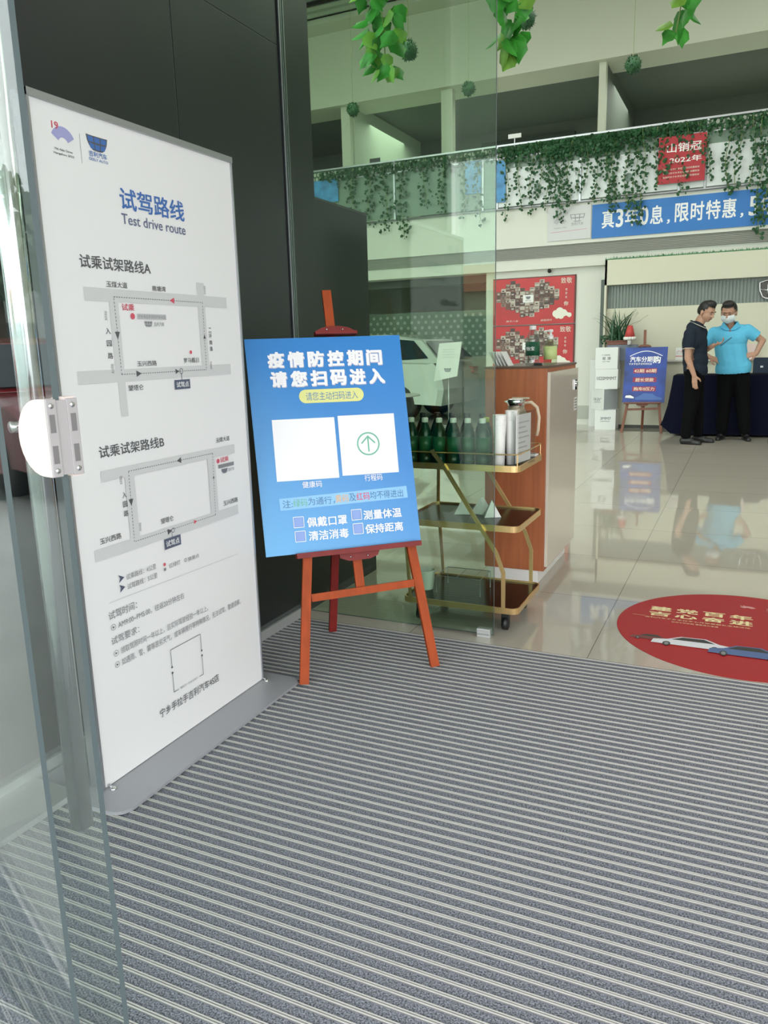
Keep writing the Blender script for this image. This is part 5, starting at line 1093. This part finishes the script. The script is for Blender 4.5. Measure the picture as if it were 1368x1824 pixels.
def cut1(v):
    if v.z < 0.845: return True
    for s0, e0 in ((shL, elL), (shR, elR)):
        d = (e0 - s0); t_ = (v - s0).dot(d) / d.length_squared; r = (v - s0 - d * t_).length
        if t_ > 0.60 and r < 0.075: return True
    return False
st1 = organic('polo_shirt', shirt, BLKP, m1, 0.008, 5, cut1)
mb = MB(); d_ = (elL - shL).normalized(); c_ = sl(shL, elL, 0.615); u_ = d_.orthogonal().normalized(); w_ = d_.cross(u_)
mb.tube([tuple(c_ + (u_ * math.cos(2 * PI * k / 24) + w_ * math.sin(2 * PI * k / 24)) * 0.0665) for k in range(24)], 0.004, PIP, 6, closed=True); mb.build('sleeve_piping', st1)
mb = MB(); cen = Vector((-0.005, 0.015, 1.462)); 
mb.tube([tuple(cen + Vector((0.082 * math.cos(2 * PI * k / 24), 0.078 * math.sin(2 * PI * k / 24), -0.50 * 0.082 * math.cos(2 * PI * k / 24)))) for k in range(24)], 0.012, BLKP, 8, closed=True)
mb.tube([tuple(cen + Vector((0.088 * math.cos(2 * PI * k / 24), 0.084 * math.sin(2 * PI * k / 24), -0.006 - 0.50 * 0.088 * math.cos(2 * PI * k / 24)))) for k in range(24)], 0.006, PIP, 6, closed=True); mb.build('collar', st1)
tr = [('c', (-0.01, -0.07, 0.88), (-0.01, 0.07, 0.88), 0.128, 0.128), ('c', (-0.01, -0.08, 0.88), (-0.03, -0.085, 0.50), 0.110, 0.085), ('c', (-0.03, -0.085, 0.50), (-0.065, -0.10, 0.12), 0.085, 0.066), ('c', (0.0, 0.08, 0.88), (0.03, 0.09, 0.50), 0.108, 0.082), ('c', (0.03, 0.09, 0.50), (0.065, 0.12, 0.12), 0.082, 0.062)]
organic('trousers', tr, TRO, m1, 0.010, 5, lambda v: v.z < 0.072 or v.z > 0.94)
shoe('shoe', (-0.10, -0.10, 0.0), (0.95, -0.25, 0), m1, SHOE); shoe('shoe', (0.03, 0.12, 0.0), (0.98, -0.1, 0), m1, SHOE)
ph = thing('mobile_phone', 'dark phone held out by the person in the black polo', 'phone', (-0.60, 10.4, 0))
pc = Vector((0.325, -0.030, 1.245)); pd = Vector((0.74, -0.1, 0.62)).normalized(); pu = Vector((0.2, -0.95, 0.1)); pu = (pu - pd * pu.dot(pd)).normalized()
T = planeT(tuple(pc), pd, pu); mb = MB(); mb.prism(rrect(0.155, 0.075, 0.01), -0.004, 0.004, mat('phone_body', S(30, 70, 96), 0.3), 'z', T); mb.build('phone_case', ph); mb = MB(); mb.prism(rrect(0.147, 0.068, 0.008), 0.0041, 0.0048, mat('phone_screen', S(20, 34, 48), 0.1), 'z', T); mb.build('screen', ph)

# --- person in light blue polo, hands on hips, white mask
BLU = mat('light_blue_polo', S(92, 184, 222), 0.8)
m2 = thing('person', 'person in a light blue polo shirt and white face mask with hands on hips', 'person', (-0.25, 10.9, 0)); R2 = RZ(-10) @ RX(16)
hc2 = Vector((-0.028, -0.04, 1.594)); H2 = 1.15
s1 = Vector((-0.185, 0.0, 1.355)); s2 = Vector((0.195, 0.0, 1.375)); e1 = Vector((-0.350, 0.03, 1.12)); e2_ = Vector((0.375, 0.04, 1.245)); w1 = Vector((-0.205, -0.04, 1.045)); w2 = Vector((0.315, -0.02, 1.085))
b2 = head_prims(hc2, R2, H2)
b2 += [('c', (-0.02, 0.01, 1.50), (0.0, 0.02, 1.38), 0.052, 0.058), ('c', (-0.10, 0.02, 1.31), (0.11, 0.02, 1.32), 0.10, 0.10), ('c', (0.0, 0.01, 1.28), (0.05, 0.0, 0.95), 0.125, 0.115), ('c', (-0.01, 0, 0.90), (0.13, 0, 0.90), 0.10, 0.10),
       ('c', s1, e1, 0.050, 0.041), ('c', e1, w1, 0.040, 0.028), ('c', s2, e2_, 0.050, 0.041), ('c', e2_, w2, 0.041, 0.028),
       ('c', (-0.02, 0, 0.88), (-0.02, 0, 0.48), 0.080, 0.055), ('c', (-0.02, 0, 0.48), (-0.02, 0.02, 0.09), 0.055, 0.038), ('c', (0.15, 0, 0.88), (0.20, 0, 0.48), 0.080, 0.055), ('c', (0.20, 0, 0.48), (0.24, 0.02, 0.09), 0.055, 0.038)]
b2 += hand(w1, (0.80, -0.28, -0.30), (0.2, 0.9, -0.3), 0.25, 1.0, 0.2, -1)
b2 += hand(w2, (-0.85, -0.30, -0.15), (-0.2, 0.9, -0.2), 0.3, 1.0, 0.12, 1)
organic('body', b2, SKIN, m2, 0.0055, 2)
face_bits(hc2, R2, m2, H2, mouth=False)
organic('hair', hair_prims(hc2, R2, H2), HAIR, m2, 0.006, 2, hair_cut(hc2, R2, H2))
sh2 = [('c', (-0.12, 0.02, 1.355), (0.13, 0.02, 1.37), 0.085, 0.085), ('e', (0.005, 0.01, 1.25), (0.205, 0.130, 0.17), None), ('c', (-0.03, 0.01, 1.18), (0.00, 0.0, 1.0), 0.145, 0.145), ('c', (0.06, 0.01, 1.18), (0.09, 0.0, 1.0), 0.145, 0.145), ('c', (0.02, 0, 1.0), (0.015, 0, 0.90), 0.155, 0.150), ('c', (0.09, 0, 1.0), (0.125, 0, 0.90), 0.150, 0.150),
       ('c', (-0.05, 0.02, 1.42), (0.05, 0.02, 1.42), 0.065, 0.065), ('c', s1 + Vector((0.03, 0, -0.03)), s1, 0.095, 0.078), ('c', s2 + Vector((-0.03, 0, -0.03)), s2, 0.095, 0.078), ('c', s1, sl(s1, e1, 0.68), 0.078, 0.070), ('c', s2, sl(s2, e2_, 0.66), 0.078, 0.072), ('c', (-0.06, 0, 1.27), (0.07, 0, 1.27), 0.14, 0.14), ('c', (0.0, 0, 0.90), (0.13, 0, 0.92), 0.150, 0.150)]
def cut2(v):
    if v.z < 0.838 + 0.08 * max(0, v.x - 0.05): return True
    if v.z > 1.36 and v.y < 0 and abs(v.x - 0.0) < 0.055 * max(0, (v.z - 1.36) / 0.08): return True
    for s0, e0, q in ((s1, e1, 0.66), (s2, e2_, 0.64)):
        d = (e0 - s0); t_ = (v - s0).dot(d) / d.length_squared; r = (v - s0 - d * t_).length
        if t_ > q and r < 0.085: return True
    return False
st2 = organic('polo_shirt', sh2, BLU, m2, 0.008, 5, cut2)
mb = MB(); 
for sx in (-1, 1): mb.add([(0.0, -0.095, 1.385), (sx * 0.075, -0.07, 1.475), (sx * 0.115, -0.055, 1.425), (sx * 0.055, -0.10, 1.385), (0.0, -0.088, 1.379), (sx * 0.075, -0.055, 1.478), (sx * 0.118, -0.045, 1.418), (sx * 0.055, -0.088, 1.378)], [(0, 1, 2, 3), (7, 6, 5, 4), (0, 4, 5, 1), (1, 5, 6, 2), (2, 6, 7, 3), (3, 7, 4, 0)], BLU)
mb.tube([(0.085, -0.055, 1.462), (0.075, 0.05, 1.478), (0.0, 0.09, 1.485), (-0.075, 0.05, 1.478), (-0.085, -0.055, 1.462)], 0.014, BLU, 8); mb.build('collar', st2)
MK = mat('white_face_mask', S(226, 236, 240), 0.7); f = lambda x, y, z: tuple(hc2 + R2 @ (Vector((x, y, z)) * H2))
mb = MB(); rows = []
for zz, wd, dp in ((-0.008, 0.062, -0.098), (-0.03, 0.070, -0.112), (-0.055, 0.070, -0.108), (-0.082, 0.058, -0.092), (-0.098, 0.035, -0.070)):
    rows.append([f(wd * k_ / 4, dp + 0.058 * (abs(k_) / 4) ** 2.0, zz) for k_ in range(-4, 5)])
vs = [p for r_ in rows for p in r_]; mb.add(vs, [(r_ * 9 + k_, r_ * 9 + k_ + 1, (r_ + 1) * 9 + k_ + 1, (r_ + 1) * 9 + k_) for r_ in range(4) for k_ in range(8)], MK, True)
for sx in (-1, 1): mb.tube([f(sx * 0.060, -0.042, -0.012), f(sx * 0.078, 0.01, 0.015), f(sx * 0.079, 0.02, -0.02), f(sx * 0.064, -0.040, -0.07)], 0.0018, MK, 5)
mb.build('face_mask', m2)
t2 = [('c', (0.0, 0, 0.88), (0.14, 0, 0.88), 0.118, 0.118), ('c', (-0.015, 0, 0.86), (-0.02, 0, 0.48), 0.112, 0.088), ('c', (-0.02, 0, 0.48), (-0.02, 0.0, 0.12), 0.088, 0.072), ('c', (0.15, 0, 0.86), (0.20, 0, 0.48), 0.112, 0.088), ('c', (0.20, 0, 0.48), (0.245, 0.0, 0.12), 0.088, 0.072)]
organic('trousers', t2, TRO, m2, 0.010, 5, lambda v: v.z < 0.072 or v.z > 0.93)
shoe('shoe', (-0.01, 0.03, 0.0), (-0.25, -1, 0), m2, SHOE); shoe('shoe', (0.25, 0.03, 0.0), (0.25, -1, 0), m2, SHOE)

# ================================================================== STREET BEHIND THE CAMERA (seen in reflections)
RP = mat('red_car_paint', S(170, 26, 36), 0.2, coat=0.8)
car('parked_car', 'red car parked outside, seen mirrored in the left glass', (-8.9, -1.6, -0.02), math.radians(176), RP)
bl = thing('street_building', 'cream shop building with an orange roof reflected in the green glass', 'building', (-11, -26, -0.02))
mb = MB(); mb.box((-5, -3, 0), (5.5, 3, 3.3), mat('shop_cream', S(214, 200, 176), 0.7)); mb.build('walls', bl)
mb = MB(); mb.prism([(-3.4, 3.3), (3.4, 3.3), (0, 4.6)], -5.3, 5.8, mat('orange_roof', S(206, 120, 88), 0.7), 'x'); mb.build('roof', bl)
for i in range(4): mb = MB(); mb.box((-4.2 + i * 2.5, 3.0, 0.9), (-2.6 + i * 2.5, 3.03, 2.4), mat('shop_window', S(70, 84, 92), 0.1)); mb.build('window', bl)
b3 = thing('street_building', 'grey apartment building far outside reflected in the left glass', 'building', (-31, -9.0, -0.02))
mb = MB(); mb.box((-6, -4, 0), (6, 4, 5.5), mat('grey_render', S(206, 210, 206), 0.7)); mb.build('walls', b3)
for i in range(4):
    for j in range(2): mb = MB(); mb.box((-5 + i * 2.8, 4.0, 0.8 + j * 2.5), (-3.4 + i * 2.8, 4.03, 2.3 + j * 2.5), MATS['shop_window']); mb.build('window', b3); mb = MB(); mb.box((6.0, -3.4 + i * 1.9, 0.8 + j * 2.5), (6.03, -2.2 + i * 1.9, 2.3 + j * 2.5), MATS['shop_window']); mb.build('window', b3)
def tree(x, y, h, label):
    t = thing('street_tree', label, 'tree', (x, y, -0.02), 0, 'street trees'); mb = MB(); mb.tube([(0, 0, 0), (0.1, 0, h * 0.5), (0, 0.1, h * 0.8)], [0.16, 0.11, 0.05], mat('bark', S(96, 84, 72), 0.8), 8); mb.build('trunk', t); mb = MB(); g = random.Random(int(h * 100))
    for i in range(900):
        d = Vector((g.gauss(0, 1), g.gauss(0, 1), g.gauss(0, .8))).normalized() * g.uniform(0.5, 1) ** .5 * h * 0.30; leafquad(mb, d + Vector((0, 0, h * 0.75)), 0.28, mat('tree_leaf', S(128, 150, 122), 0.7), g)
    mb.build('crown', t)
tree(-19.5, -4.2, 5.4, 'street tree nearest the red car, seen mirrored in the left glass'); tree(-22.5, -7.5, 5.0, 'tall street tree beyond the red car, seen mirrored in the glass')
